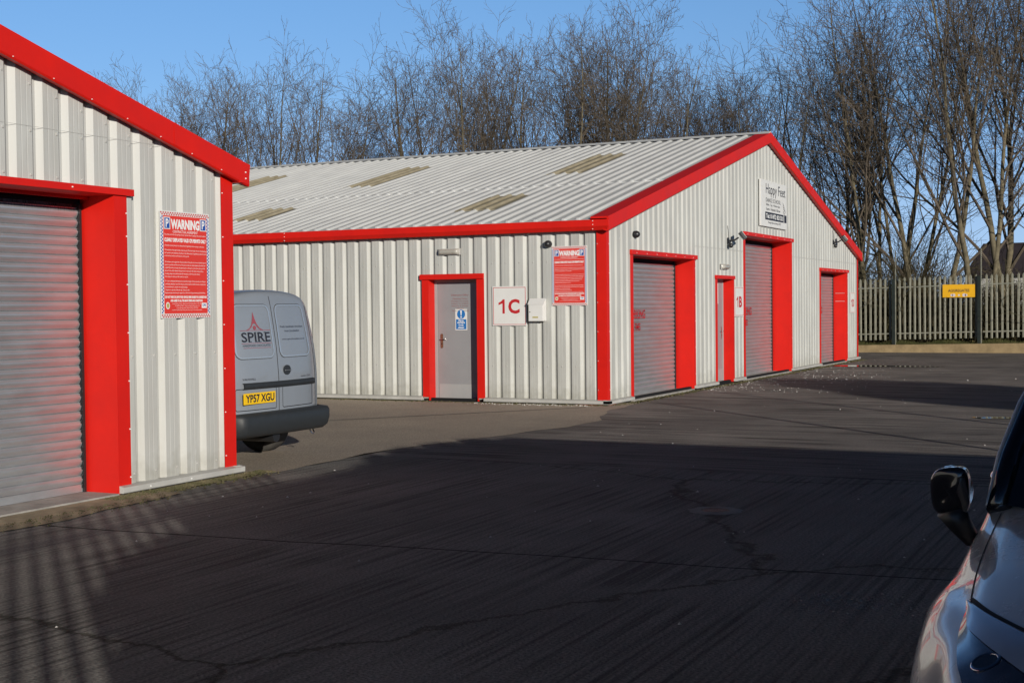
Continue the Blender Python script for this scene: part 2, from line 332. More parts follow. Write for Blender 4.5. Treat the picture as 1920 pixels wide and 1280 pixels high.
# wet patches
WATER = mat('standing_water', (0.015, 0.015, 0.017), 0.03, 0, 0.6)
for k, (x, y, rx, ry) in enumerate([(34.6, 6.9, 0.35, 1.3), (19.5, 2.20, 0.16, 0.35)]):
    mb = MB(); pts = []
    for i in range(28):
        t = 2*math.pi*i/28; q = 1+0.22*math.sin(3*t+k)+0.14*math.sin(7*t+2*k)
        pts.append((x+rx*q*math.cos(t), y+ry*q*math.sin(t), 0.008))
    mb.poly(pts); struct('puddle', mb, WATER)
PATCH = mat('exposed_aggregate', (0.16, 0.155, 0.15), 0.22, 0, 0.6, var=0.5, vscale=30)
r = random.Random(77); mb = MB()
for (x0, y0, rx, ry, n) in ((7.2, 1.62, 0.30, 0.30, 900), (10.05, 3.22, 0.08, 0.09, 160), (11.35, 1.9, 0.10, 0.6, 340), (8.5, 1.9, 0.5, 0.5, 160), (6.1, 3.1, 0.8, 1.0, 120)):
    for i in range(n):
        x = r.gauss(x0, rx*0.6); y = r.gauss(y0, ry*0.6); a = r.uniform(0.003, 0.009); k = r.randrange(3, 6); ph = r.random()*6
        t = (x+r.uniform(-a, a)*0.5, y+r.uniform(-a, a)*0.5, 0.0005+a*r.uniform(0.2, 0.5)); rg = [(x+a*math.cos(ph+6.28*j/k), y+a*math.sin(ph+6.28*j/k), 0.0) for j in range(k)]
        for j in range(k): mb.poly([rg[j], rg[(j+1) % k], t])
mb.build('exposed_stones', PATCH, None, kind='stuff')

cv = thing('access_cover', 'small round worn cover set in the shaded yard right of centre', 'cover', (10.03, 3.24, 0))
mb = MB(); rg = [[(q*math.cos(a*math.pi/16)*(1+0.08*math.sin(a*2.1)*(1 if q > 0.16 else 0)), q*math.sin(a*math.pi/16)*(1+0.08*math.sin(a*1.7)*(1 if q > 0.16 else 0)), z) for a in range(33)] for q, z in ((0.21, 0.0015), (0.17, 0.006), (0.11, 0.006))]; mb.grid(rg); mb.build('collar', THRESH, cv)
mb = MB(); mb.prism([(0.108*math.cos(a*math.pi/16), 0.108*math.sin(a*math.pi/16), 0.0) for a in range(32)], (0, 0, 0.005)); mb.build('lid', mat('rusty_lid', (0.07, 0.06, 0.055), 0.5, 0.4, var=0.5, vscale=25, bump=0.8, bscale=90), cv)
# ---------------------------------------------------------------- far (main) unit
bB = thing('industrial_unit', 'long grey ribbed unit with red trim, pale pitched roof and 1C, 1B, 1D doors', 'building', (XB, G, 0))
def bbuild(mb, name, m, par, smooth=False, bevel=0, kind=None, base=(XB, G, 0)):
    mb.v = [(v[0]-base[0], v[1]-base[1], v[2]-base[2]) for v in mb.v]
    return mb.build(name, m, par, smooth, bevel, kind)
D1 = (21.12, 24.25, 0, 2.46); DP = (25.70, 26.74, 0, 2.12); D2 = (27.62, 31.34, 0, 3.06); D3 = (34.28, 37.24, 0, 2.44)
mb = MB(); cladding(mb, XB+0.02, XB+W-0.02, 0.05, lambda s: zrB(s)-0.05, [D1, DP, D2, D3], lambda s, o, z: (s, G-o, z), 0.2525, XB+0.11)
bbuild(mb, 'gable_wall', CLAD, bB)
DL = (10.59, 11.52, 0, 2.08); LEN = 30
mb = MB(); cladding(mb, -(G+LEN), -(G+0.02), 0.05, lambda s: 2.97, [(-DL[1], -DL[0], 0, DL[3])], lambda s, o, z: (XB-o, -s, z), 0.2535, -8.77+0.06)
bbuild(mb, 'side_wall', CLAD, bB)
mb = MB(); mb.quad((XB+W, G, 0.05), (XB+W, G+LEN, 0.05), (XB+W, G+LEN, 2.97), (XB+W, G, 2.97))
mb.poly([(XB, G+LEN, 0.05), (XB+W, G+LEN, 0.05), (XB+W, G+LEN, 2.97), (XR, G+LEN, ZR-0.05), (XB, G+LEN, 2.97)]); bbuild(mb, 'rear_wall', CLAD, bB)
# inner lining so that no light leaks through the sheets
mb = MB()
mb.box(XB+0.4, XB+W-0.3, G+0.75, G+0.8, -0.01, 2.9); mb.box(XB+0.4, XB+0.45, G+0.75, G+LEN-0.3, -0.01, 2.9); bbuild(mb, 'lining', DARK, bB)
# roof
def roof_sheets(name, y0, y1, dist0, dist1, lift, m, par, side=-1, period=0.2535, phase=0.0, xr=XR, zr=ZR, sl=SL, base=(XB, G, 0), ends=True, flat=False):
    """sheet strip from dist0 (near ridge) to dist1 (near eave), ribs down the slope"""
    prof = [(0.0, 0.0), (0.035, 0.034), (0.07, 0.034), (0.105, 0.0)]
    pts = [y0]; off = {}
    L = []
    i0 = math.floor((y0-phase)/period)-1; i = i0
    while phase+i*period < y1+period:
        for a, o in prof: L.append((phase+i*period+a, o))
        i += 1
    def f(y):
        for (a, oa), (b, ob) in zip(L, L[1:]):
            if a <= y <= b: return oa+(ob-oa)*(y-a)/(b-a) if b > a else oa
        return 0
    ys = [y0]+[p[0] for p in L if y0+1e-4 < p[0] < y1-1e-4]+[y1]
    mb = MB(); nx, nz = side*sl, 1.0; q = math.hypot(nx, nz); nx /= q; nz /= q
    def P(y, d, extra=0):
        o = f(y)+lift+extra; return (xr+side*d + nx*o*1.0, y, zr-sl*d+nz*o)
    mb.grid([[P(y, dist0), P(y, dist1)] for y in ys])
    if ends:
        mb.grid([[P(y, dist1), (P(y, dist1)[0], y, zr-sl*dist1+lift*nz-0.012)] for y in ys])
    return bbuild(mb, name, m, par, base=base)
EV = XR-XB+0.13
YE = G+0.22
roof_sheets('roof_upper', YE, G+LEN+0.05, 0.02, XR-23.5, 0.010, ROOF, bB)
roof_sheets('roof_lower', YE, G+LEN+0.05, XR-23.55, EV, 0.0, ROOF, bB)
roof_sheets('roof_far_slope', YE, G+LEN+0.05, 0.02, EV, 0.0, ROOF, bB, side=1)
def al(y): return 0.2535*round(y/0.2535)
for (y0, xa, xb) in [(10.65, 21.1, 22.5), (10.65, 25.0, 27.45), (15.5, 24.8, 27.35), (15.7, 21.15, 22.3), (19.4, 25.0, 27.35), (20.6, 21.15, 22.3), (23.6, 24.8, 27.3)]:
    ya = al(y0)+0.16; roof_sheets('rooflight', ya, ya+0.2535*4-0.2, XR-xb, XR-xa, 0.021, SKYL, bB)
mb = MB(); y0, y1 = G-0.1, G+LEN+0.1
mb.prism([(XR-0.16, y0, ZR-0.012+0.02), (XR, y0, ZR+0.075), (XR+0.16, y0, ZR-0.012+0.02), (XR, y0, ZR+0.03)], (0, y1-y0, 0)); bbuild(mb, 'ridge_cap', ROOF, bB)
# eaves gutter, verge boards, corner posts
mb = MB(); z1 = zrB(XB-0.15)
prof = [(XB-0.12, 2.81), (XB-0.165, 2.875), (XB-0.165, z1-0.01), (XB-0.15, z1), (XB-0.13, z1-0.02), (XB-0.03, z1-0.03), (XB-0.005, 2.83)]
mb.prism([(x, G-0.11, z) for x, z in prof], (0, LEN+0.1, 0)); bbuild(mb, 'gutter', RED, bB)
def verge(mb, xr, zr, sl, half, side, y, flange=0.30, lo=0.19, hi=0.045, y2=None):
    n = Vector((side*1, 0, -sl)).normalized()
    a = Vector((xr, 0, zr)); b = Vector((xr+side*half, 0, zr-sl*half))
    def pt(base, yy, dz): return (base.x, yy, base.z+dz)
    sec = [(y, -lo), (y-0.012, -lo+0.015), (y-0.012, hi), (y+flange, hi), (y+flange, hi-0.03), (y+0.02, hi-0.03), (y+0.02, -lo+0.03), (y+0.09, -lo+0.03), (y+0.09, -lo+0.02), (y+0.02, -lo)]
    n0 = len(mb.v); k = len(sec)
    for base in (a, b):
        for yy, dz in sec: mb.v.append(pt(base, yy, dz))
    for i in range(k):
        j = (i+1) % k; mb.f.append((n0+i, n0+j, n0+k+j, n0+k+i))
    mb.f.append(tuple(n0+i for i in range(k))); mb.f.append(tuple(n0+k+i for i in range(k)))
mb = MB(); verge(mb, XR, ZR, SL, XR-XB+0.15, -1, G-0.10); bbuild(mb, 'verge_board', RED, bB)
mb = MB(); verge(mb, XR+0.001, ZR, SL, XR-XB+0.15, 1, G-0.10); bbuild(mb, 'verge_board', RED, bB)
mb = MB(); mb.prism([(XB-0.012, G+0.16, 0.07), (XB-0.012, G-0.012, 0.07), (XB+0.11, G-0.012, 0.07), (XB+0.11, G-0.006, 0.07), (XB-0.006, G-0.006, 0.07), (XB-0.006, G+0.16, 0.07)], (0, 0, 2.81)); bbuild(mb, 'corner_trim', RED, bB)
xe = XB+W
mb = MB(); mb.box(xe-0.1, xe+0.02, G-0.014, G-0.006, 0.07, 2.86); mb.box(xe+0.006, xe+0.012, G-0.006, G+0.16, 0.07, 2.8); bbuild(mb, 'corner_trim', RED, bB)
def shutter_set(par, D, y, depth, base, flange=0.12, hdr=0.08, tag_='', left_f=None, ret=0.05, guide=0.07):
    x0, x1, _, zt = D; lf = left_f if left_f is not None else flange
    # surround: header, jambs with reveals, soffit
    s = MB(); s.box(x0-lf-0.02, x1+flange+0.07, y-0.045, y-0.003, zt, zt+hdr)
    bbuild(s, 'door_header', RED, par, bevel=0.004, base=base)
    s = MB(); s.box(x1, x1+0.012, y-0.018, y+depth+0.10, 0.015, zt-0.002); s.box(x1+0.012, x1+flange, y-0.018, y-0.004, 0.075, zt-0.002)
    bbuild(s, 'door_jamb', RED, par, base=base)
    s = MB(); s.box(x0-0.012, x0, y-0.018, y+depth+0.10, 0.015, zt-0.002); s.box(x0-lf, x0-0.012, y-0.018, y-0.004, 0.075, zt-0.002)
    bbuild(s, 'door_jamb', RED, par, base=base)
    s = MB(); s.box(x0-0.01, x1+0.01, y-0.003, y+depth*0.72, zt-0.001, zt+0.02); s.box(x0, x1, y+depth*0.72, y+depth*0.72+0.02, zt-0.03, zt+0.02); bbuild(s, 'door_soffit', RED, par, base=base)
    # shutter curtain, guide rails, dark void behind
    r = MB(); slats(r, x0+0.02, x1-guide, y+depth, 0.09, zt-0.09); r.box(x0+0.02, x1-guide, y+depth-0.012, y+depth+0.004, 0.025, 0.092)
    sh = bbuild(r, 'roller_shutter', SHUT, par, base=base)
    r = MB(); r.box(x0, x1, y+depth+0.03, y+depth+0.05, 0.0, zt+0.3); r.box(x0, x1, y+depth+0.0, y+depth+0.03, zt-0.07, zt+0.2); bbuild(r, 'shutter_housing', DARK, par, base=base)
    r = MB(); r.box(x0+0.002, x0+0.02, y+depth-0.03, y+depth+0.02, 0.02, zt-0.06); bbuild(r, 'guide_rail', BLACK, par, base=base)
    r = MB(); r.box(x1-guide+0.05, x1-0.003, y+depth-0.015, y+depth+0.02, 0.02, zt-0.06); bbuild(r, 'edge_seal', BLACK, par, base=base)
    r = MB(); r.box(x1-guide+0.004, x1-guide+0.03, y+depth-0.03, y+depth+0.02, 0.02, zt-0.06)
    for i in range(int((zt-0.2)/0.08)):      # toothed ends of the curtain in the guide
        r.box(x1-guide-0.012, x1-guide+0.004, y+depth-0.02, y+depth-0.013, 0.06+i*0.08, 0.09+i*0.08)
    bbuild(r, 'guide_rail', BLACK, par, base=base)
    t = MB(); t.box(x0, x1, y-0.02, y+depth+0.1, -0.01, 0.022); bbuild(t, 'threshold', THRESH, par, base=base)
    return sh
for D, dep, txt in ((D1, 0.36, (21.50, 22.62, 1.37, 1.53, 21.72, 22.38, 1.16, 1.29)), (D2, 0.45, (28.3, 29.6, 1.36, 1.54, 28.5, 29.3, 1.13, 1.27)), (D3, 0.37, (34.7, 35.95, 1.34, 1.52, 34.9, 35.6, 1.12, 1.26))):
    shp = shutter_set(bB, D, G, dep, (XB, G, 0), flange=0.10, left_f=0.10)
    t = MB(); y = G+dep-0.016
    add_text(t, 'NO PARKING', *txt[:4], y=y, bold=0.03); bbuild(t, 'lettering', LRED, shp)
    t = MB(); add_text(t, 'AT ALL TIMES', *txt[4:], y=y, bold=0.03); bbuild(t, 'lettering', LRED, shp)
# base flashings (grey) on the gable and the long wall
def flashing(mb, segs, P):
    for a, b in segs:
        lo = [P(a, 0.062, 0.022), P(a, 0.07, 0.03), P(a, 0.07, 0.075), P(a, 0.0, 0.09), P(a, -0.04, 0.09), P(a, -0.04, 0.022)]
        v = Vector(P(b, 0, 0))-Vector(P(a, 0, 0)); mb.prism(lo, v)
for sg in [(XB-0.07, 21.02), (24.33, 25.62), (26.82, 27.5), (31.42, 34.2), (37.32, XB+W+0.06)]:
    mb = MB(); flashing(mb, [sg], lambda s, o, z: (s, G-o, z)); bbuild(mb, 'base_flashing', FLASH, bB)
for sg in [(-(G+LEN), -11.66), (-10.45, -(G-0.07))]:
    mb = MB(); flashing(mb, [sg], lambda s, o, z: (XB-o, -s, z)); bbuild(mb, 'base_flashing', FLASH, bB)
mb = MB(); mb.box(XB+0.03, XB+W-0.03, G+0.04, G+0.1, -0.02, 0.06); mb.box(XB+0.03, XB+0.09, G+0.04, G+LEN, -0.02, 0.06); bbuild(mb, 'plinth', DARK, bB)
mb = MB(); mb.box(XB-0.03, XB+0.2, G+0.05, G+0.55, 0.0, 0.021); mb.box(XB+0.02, XB+0.3, G-0.03, G+0.04, 0.0, 0.021); bbuild(mb, 'brick_footing', BRICK, bB)
# door trims for the two personnel doors
def person_door(par, x0, x1, zt, rec, loc, rz, hinge_right=True, wall=0.0, lflange=0.13, rflange=0.14, htop=0.09):
    fr = bpy.data.objects.new('door_surround', None); C.objects.link(fr); fr.parent = par
    fr.location = loc; fr.rotation_euler = (0, 0, rz)
    s = MB(); s.box(x0-lflange-0.03, x1+rflange, -0.045, -0.003, zt, zt+htop); s.build('header', RED, fr, bevel=0.004)
    for a, b, c, d in ((x0-0.012, x0, x0-lflange, x0-0.012), (x1, x1+0.012, x1+0.012, x1+rflange)):
        s = MB(); s.box(a, b, -0.018, rec, 0.02, zt-0.002); s.box(c, d, -0.018, -0.004, 0.075, zt-0.002); s.build('jamb', RED, fr)
    s = MB(); s.box(x0, x1, 0, rec, zt-0.001, zt+0.02); s.build('soffit', RED, fr)
    s = MB(); s.box(x0, x1, rec+0.06, rec+0.08, 0, zt); s.build('backing', DARK, fr)
    dr = bpy.data.objects.new('personnel_door', None); C.objects.link(dr); dr.parent = par; dr.location = loc; dr.rotation_euler = (0, 0, rz)
    s = MB()
    s.box(x0, x0+0.055, rec-0.01, rec+0.05, 0.0, zt-0.05); s.box(x1-0.055, x1, rec-0.01, rec+0.05, 0.0, zt-0.05); s.box(x0, x1, rec-0.01, rec+0.05, zt-0.05, zt)
    s.build('door_frame', DOORF, dr, bevel=0.002)
    s = MB(); s.box(x0+0.06, x1-0.06, rec, rec+0.045, 0.02, zt-0.055); s.build('door_leaf', DOORG, dr, bevel=0.002)
    s = MB(); s.box(x0+0.075, x1-0.075, rec-0.003, rec, 0.03, 0.29); s.build('kick_plate', DOORF, dr)
    hx = x0+0.135 if hinge_right else x1-0.135
    s = MB(); pts = []
    for i in range(24):
        t = 2*math.pi*i/24; pts.append((hx+0.024*math.cos(t), rec-0.002, 1.03+0.024*math.sin(t)+(0.10 if math.sin(t) > 0 else -0.10)))
    s.prism(pts, (0, -0.008, 0)); s.build('handle_plate', BRZ if hinge_right else STEEL, dr)
    s = MB(); dx = 0.11 if hinge_right else -0.11
    s.tube([(hx, rec-0.01, 1.06), (hx, rec-0.05, 1.06), (hx+dx*0.15, rec-0.055, 1.06), (hx+dx, rec-0.055, 1.063)], 0.008, 10); s.build('handle', STEEL, dr, smooth=True)
    s = MB(); s.cyl((hx, rec-0.002, 0.98), (0, -1, 0), 0.009, 0.009, 0.014); s.build('lock', BLACK, dr)
    return dr
# local frame of the long wall: x runs to the right of the viewer (world -Y), y into the wall (+X)
LW = R(-90)
def lwx(y): return -(y-G)         # world y -> local x, with origin at the corner
doorL = person_door(bB, lwx(11.52), lwx(10.59), 2.08, 0.20, (0, 0, 0), LW)
doorG = person_door(bB, 25.70-XB, 26.74-XB, 2.12, 0.20, (0, 0, 0), 0, hinge_right=False, lflange=0.10, rflange=0.08, htop=0.07)
t = MB(); xa, xb_ = lwx(11.52)+0.33, lwx(11.52)+0.66
yy = 0.196
t2 = [("Distinctive Office", 1.80, 1.83), ("Opening Times", 1.735, 1.765), ("Monday To Friday", 1.695, 1.718), ("9.00am To 5.00pm", 1.655, 1.678), ("Saturday & Sunday", 1.615, 1.638), ("Closed", 1.575, 1.598), ("Tel 01472 800800", 1.535, 1.558)]
FRED = mat('faded_red_lettering', (0.32, 0.12, 0.12), 0.6)
for s_, a, b in t2:
    t = MB(); w = (xb_-xa)*min(1, len(s_)/15.0); cx_ = (xa+xb_)/2; add_text(t, s_, cx_-w/2, cx_+w/2, a, b, y=yy); t.build('door_lettering', FRED, doorL)
# fixings
mb = MB()
def stud(mb, p, ax, r=0.011, l=0.008):
    mb.cyl(p, ax, r, r*0.7, l, 8)
s = XB+0.11
while s < XB+W-0.1:
    for z in (0.16, 1.0, 1.9, 2.7):
        if not any(D[0]-0.15 < s+0.25 < D[1]+0.15 and z < D[3]+0.12 for D in (D1, DP, D2, D3)): stud(mb, (s+0.235, G, z), (0, -1, 0))
    s += 0.2525
y = 8.5
while y < 36:
    for z in (0.62, 2.33):
        if not (10.4 < y < 11.7 and z < 2.2): stud(mb, (XB, y+0.025, z), (-1, 0, 0))
    y += 0.2535
bbuild(mb, 'cladding_fixing', FLASH, bB, kind='stuff')
mb = MB()
for z in np.arange(0.25, 2.8, 0.47):
    stud(mb, (XB-0.012, G+0.145, z), (-1, 0, 0), 0.006); stud(mb, (XB+0.095, G-0.012, z), (0, -1, 0), 0.006)
for y in (8.40, 14.4, 20.4):
    for z in (2.83, 2.9, 2.96): stud(mb, (XB-0.165, y, z), (-1, 0, 0), 0.008)
for D in (D1, D2, D3):
    for z in np.arange(0.3, D[3], 0.5): stud(mb, (D[1]+0.085, G-0.018, z), (0, -1, 0), 0.006)
    for x in np.linspace(D[0]+0.1, D[1]-0.1, 7): stud(mb, (x, G-0.045, D[3]+0.03), (0, -1, 0), 0.007)
bbuild(mb, 'trim_rivet', LWHT, bB, kind='stuff')
# scuffed paint marks on the jamb of the far shutter and lap joints in the gable sheets
for xa_, xb2 in ((D1[0]+3.3, D2[0]-0.02), (D2[1]+0.13, XB+W-0.2)): mb = MB(); mb.box(xa_, xb2, G-0.0036, G-0.0030, 2.72, 2.725); bbuild(mb, 'sheet_lap', FLASH, bB)
for za in (1.88, 1.66): mb = MB(); mb.box(D3[1]-0.004, D3[1]-0.002, G+0.04, G+0.3, za, za+0.009); bbuild(mb, 'scratch', FLASH, bB)

# ---------------------------------------------------------------- near unit (left)
baseA = (XA, G, 0)
bA = thing('industrial_unit', 'nearer grey ribbed unit at left edge with one big red framed shutter doorway', 'building', baseA)
def ab(mb, name, m, **k): return bbuild(mb, name, m, bA, base=baseA, **k)
DA = (5.2, 8.86, 0, 2.60)
mb = MB(); cladding(mb, XA-18.7, XA-0.02, 0.05, lambda s: zrA(s)-0.05, [DA], lambda s, o, z: (s, G-o, z), 0.2815, 9.94)
ab(mb, 'gable_wall', CLADA)
mb = MB(); cladding(mb, G+0.02, G+LEN, 0.05, lambda s: 2.95, [], lambda s, o, z: (XA+o, s, z), 0.2535, 0.1); ab(mb, 'side_wall', CLADA)
mb = MB(); mb.quad((XA-18.7, G, 0), (XA-18.7, G+LEN, 0), (XA-18.7, G+LEN, 2.9), (XA-18.7, G, 2.9)); mb.poly([(XA-18.7, G+LEN, 0), (XA, G+LEN, 0), (XA, G+LEN, 2.95), (XRA, G+LEN, zrA(XRA)-0.05), (XA-18.7, G+LEN, 2.95)]); ab(mb, 'rear_wall', CLADA)
mb = MB(); mb.box(XA-18.3, XA-0.3, G+0.75, G+0.8, 0, 2.9); ab(mb, 'lining', DARK)
for sd_ in (-1, 1): roof_sheets('roof', G+0.2, G+LEN, 0.02, XA+0.12-XRA, 0.0, ROOF, bA, side=sd_, xr=XRA, zr=zrA(XRA), sl=SLA, base=baseA)
mb = MB(); verge(mb, XRA, zrA(XRA)-0.005, SLA, XA+0.15-XRA, 1, G-0.10, lo=0.185, hi=0.03); ab(mb, 'verge_board', RED)
mb = MB(); verge(mb, XRA-0.001, zrA(XRA)-0.005, SLA, XA+0.15-XRA, -1, G-0.10, lo=0.185, hi=0.03); ab(mb, 'verge_board', RED)
mb = MB(); z1 = zrA(XA+0.13)
mb.prism([(x, G-0.113, z) for x, z in [(XA+0.005, 2.83), (XA+0.03, z1-0.03), (XA+0.15, z1+0.025), (XA+0.165, z1+0.01), (XA+0.14, 2.83)]], (0, LEN, 0)); ab(mb, 'gutter', RED)
mb = MB(); mb.prism([(XA-0.16, G-0.012, 0.075), (XA+0.012, G-0.012, 0.075), (XA+0.012, G+0.16, 0.075), (XA+0.006, G+0.16, 0.075), (XA+0.006, G-0.006, 0.075), (XA-0.16, G-0.006, 0.075)], (0, 0, 2.84)); ab(mb, 'corner_trim', RED)
shutter_set(bA, DA, G, 0.37, baseA, flange=0.155, hdr=0.06, left_f=0.155, guide=0.045)
mb = MB(); flashing(mb, [(DA[1]+0.005, XA+0.07)], lambda s, o, z: (s, G-o, z)); ab(mb, 'base_flashing', FLASH)
mb = MB(); flashing(mb, [(-(G+LEN), -(G-0.05))], lambda s, o, z: (XA+o, -s, z)); ab(mb, 'base_flashing', FLASH)
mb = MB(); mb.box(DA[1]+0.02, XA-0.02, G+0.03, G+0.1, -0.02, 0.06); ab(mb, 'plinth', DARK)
mb = MB()   # bristle strip over and beside the shutter
for i in range(900):
    x = rnd.uniform(DA[0], DA[1]-0.05); l = rnd.uniform(0.035, 0.075); mb.poly([(x, G+0.352, 2.53), (x+0.004, G+0.352, 2.53), (x+rnd.uniform(-0.006, 0.008), G+0.35, 2.53-l)])
for i in range(500):
    z = rnd.uniform(0.05, 2.5); l = rnd.uniform(0.02, 0.045); mb.poly([(DA[1]-0.015, G+0.352, z), (DA[1]-0.015, G+0.352, z+0.005), (DA[1]-0.015-l, G+0.35, z+rnd.uniform(-0.006, 0.006))])
ab(mb, 'brush_strip', BLACK, kind='stuff')
mb = MB(); i = 0; s = 9.94-0.2815*16
while s < XA-0.2:
    zt = zrA(s)
    for z in (0.17, 1.2, 3.05, 3.65):
        if z < zt-0.3 and not (DA[0]-0.2 < s-0.02 < DA[1]+0.03 and z < 2.7) and abs(z-2.1) > 0.45: stud(mb, (s-0.02, G, z), (0, -1, 0), 0.013)
    if s < DA[1] and s > 5: stud(mb, (s-0.02, G, 2.70), (0, -1, 0), 0.013)
    stud(mb, (s-0.02, G, zt-0.26), (0, -1, 0), 0.013); s += 0.2815
ab(mb, 'cladding_fixing', FLASH, kind='stuff')
mb = MB()
for z in np.arange(0.2, 2.8, 0.42): stud(mb, (XA-0.148, G-0.012, z), (0, -1, 0), 0.006); stud(mb, (DA[1]+0.147, G-0.018, z-0.05 if z < 2.5 else 2.45), (0, -1, 0), 0.007)
for x in (8.35, 7.2, 6.1): stud(mb, (x, G-0.045, 2.63), (0, -1, 0), 0.007)
for x in np.arange(6.0, XA, 0.42): stud(mb, (x, G-0.112, zrA(x)-0.172), (0, -1, 0), 0.0045)
for z in (0.0, 0.06): stud(mb, (XA+0.09, G-0.113, zrA(XA+0.09)-0.13+z), (0, -1, 0), 0.008)
for x in (9.2, 9.75): stud(mb, (x, G-0.07, 0.05), (0, -1, 0), 0.007)
ab(mb, 'trim_rivet', LWHT, kind='stuff')
mb = MB(); mb.prism([(9.54, G-0.1135, zrA(9.54)-0.175), (9.60, G-0.1135, zrA(9.60)-0.175), (9.60, G-0.1135, zrA(9.60)+0.024), (9.54, G-0.1135, zrA(9.54)+0.024)], (0, -0.003, 0)); ab(mb, 'verge_lap', RED)
mb = MB(); mb.box(6.5, 9.62, G-0.0036, G-0.003, 3.085, 3.088); ab(mb, 'sheet_lap', FLASH)

# ---------------------------------------------------------------- signs, lamps and boxes on the walls
def on_gable(name, label, cat, x, z, group=None): return thing(name, label, cat, (x, G, z), 0, group)
def on_long(name, label, cat, y, z, group=None): return thing(name, label, cat, (XB, y, z), LW, group)
def warning_sign(root, w, h):
    """red parking notice; local x 0..w, z 0..h"""
    s = MB(); s.box(0, w, -0.008, -0.001, 0, h); s.build('panel', WHITE, root, bevel=0.001)
    m = 0.042
    s = MB(); s.box(m, w-m, -0.0092, -0.008, m, h-m); s.build('red_field', SREDM, root)
    s = MB(); c = 0.0155
    nx = int((w-0.012)/(c*2)); st = (w-0.012)/nx
    for r in range(2):
        for i in range(nx):
            x = 0.006+i*st+(st/2 if r else 0); z = h-0.022-r*c; s.box(x, x+st*0.5, -0.0094, -0.008, z, z+c*0.85)
    s.build('chequer_border', LRED, root); s = MB()
    for r in range(2):
        for i in range(nx):
            x = 0.006+i*st+(st/2 if r else 0); z = 0.022-c+(1-r)*c; s.box(x, x+st*0.5, -0.0094, -0.008, z, z+c*0.85)
    s.build('chequer_border', LRED, root)
    nz = int((h-0.09)/(c*2)); st = (h-0.09)/nz
    for sd_ in (0, 1):
        s = MB()
        for r in range(2):
            for i in range(nz):
                z = 0.045+i*st+(st/2 if r else 0); x = w-0.008-c-r*c if sd_ else 0.008+r*c; s.box(x, x+c*0.8, -0.0094, -0.008, z, z+st*0.5)
        s.build('chequer_side', LBLU, root)
    y = -0.0100
    for x0 in (0.048, w-0.048-0.088):
        s = MB(); s.box(x0, x0+0.088, -0.0098, -0.008, h-0.165, h-0.055); pb = s.build('parking_symbol', WHITE, root)
        s = MB(); s.box(x0+0.010, x0+0.078, -0.0104, -0.0098, h-0.157, h-0.063); s.build('blue_square', LBLU, pb)
        s = MB(); add_text(s, 'P', x0+0.025, x0+0.065, h-0.148, h-0.072, y=-0.0112, bold=0.03); s.build('letter', LWHT, pb)
    T = MB()
    def ln(txt, x0, x1, zt, hh, b=0.0): add_text(T, txt, m+0.012+x0*(w-2*m-0.024), m+0.012+x1*(w-2*m-0.024), h-zt-hh, h-zt, y=y, bold=b)
    ln('WARNING', 0.155, 0.845, 0.07, 0.092, 0.05)
    ln('CONTRACTUAL AGREEMENT', 0.2, 0.8, 0.172, 0.024, 0.0)
    ln('This private land is for the parking of motor vehicles when complying with the terms below', 0, 1, 0.205, 0.017)
    ln('CLEARLY DISPLAYED VALID CPS PERMITS ONLY', 0, 1, 0.243, 0.036, 0.05)
    body = [('All vehicles must be parked in the allocated bay (if applicable) and not causing an obstruction.', .96),
            None, ('This landowner and its agents hereby permit only valid CPS permit holders who are clearly displaying', 1),
            ('their permits in the windscreen and parked in their allocated bay (if applicable), permission to park', 1),
            ('on this land in accordance with the terms of their permit.', .58), None, None,
            ('This landowner and its agents also allow all members of the public who have not obtained, have not', 1),
            ('gained in accordance with the terms of the permit or have not clearly displayed in the windscreen', .98),
            ('a valid CPS permit to also park, the right to park on this land at a cost of per vehicle per 24hr', .97),
            ('period. If not will be reduced if the payment is received by CPS within 14 days of issue.', .93),
            ('A parking charge notice will be issued with instructions on how to pay this amount.', .84),
            ('One charge per vehicle per 24hr period on the land.', .55), None,
            ('To cover additional administration costs the charge will increase by per charge a', .98),
            ('court/debt/collection costs if the charge remains unpaid and debt recovery or legal action', .98),
            ('has commenced to recover the unpaid charge.', .53), ('Charges are in operation 24hrs per day, 7 days per week.', .58),
            ('Registered keeper details may be requested from DVLA if the charge remains unpaid after 28 days.', .97)]
    z = 0.305
    for b in body:
        if b is None: z += 0.014; continue
        ln(b[0], 0, b[1], z, 0.0165); z += 0.0268
    zz = h-0.205
    ln('DO NOT PARK OR LEAVE YOUR VEHICLE HERE UNLESS YOU UNDERSTAND', 0, 1, zz, 0.022, 0.05); ln('AND AGREE TO ALL THE ABOVE TERMS AND CONDITIONS.', 0.12, 0.9, zz+0.033, 0.022, 0.05)
    for i, (a, b) in enumerate(((0.16, 0.86), (0.22, 0.82), (0.26, 0.78), (0.15, 0.88))):
        ln(['Central Parking Services, Heapy Street, Macclesfield, Cheshire SK11 7JB', 'Tel: 0845 463 5050   www.centralparkingservices.co.uk', 'Company Registration England & Wales 06037954', 'a member of the British Parking Association approved operator scheme'][i], a, b, zz+0.068+i*0.019, 0.0105)
    T.build('sign_wording', LWHT, root)
    s = MB(); pts = [(m+0.045+0.026*math.cos(t*math.pi/12), -0.0094, 0.115+0.032*math.sin(t*math.pi/12)) for t in range(24)]; s.prism(pts, (0, -0.0008, 0)); sl_ = s.build('seal', LWHT, root)
    s = MB(); pts = [(m+0.045+0.018*math.cos(t*math.pi/12), -0.0102, 0.115+0.023*math.sin(t*math.pi/12)) for t in range(24)]; s.prism(pts, (0, -0.0006, 0)); s.build('seal_centre', GOLD, sl_)
    s = MB(); s.box(w-m-0.085, w-m-0.014, -0.0102, -0.0094, 0.092, 0.14); lg = s.build('logo_plate', LWHT, root)
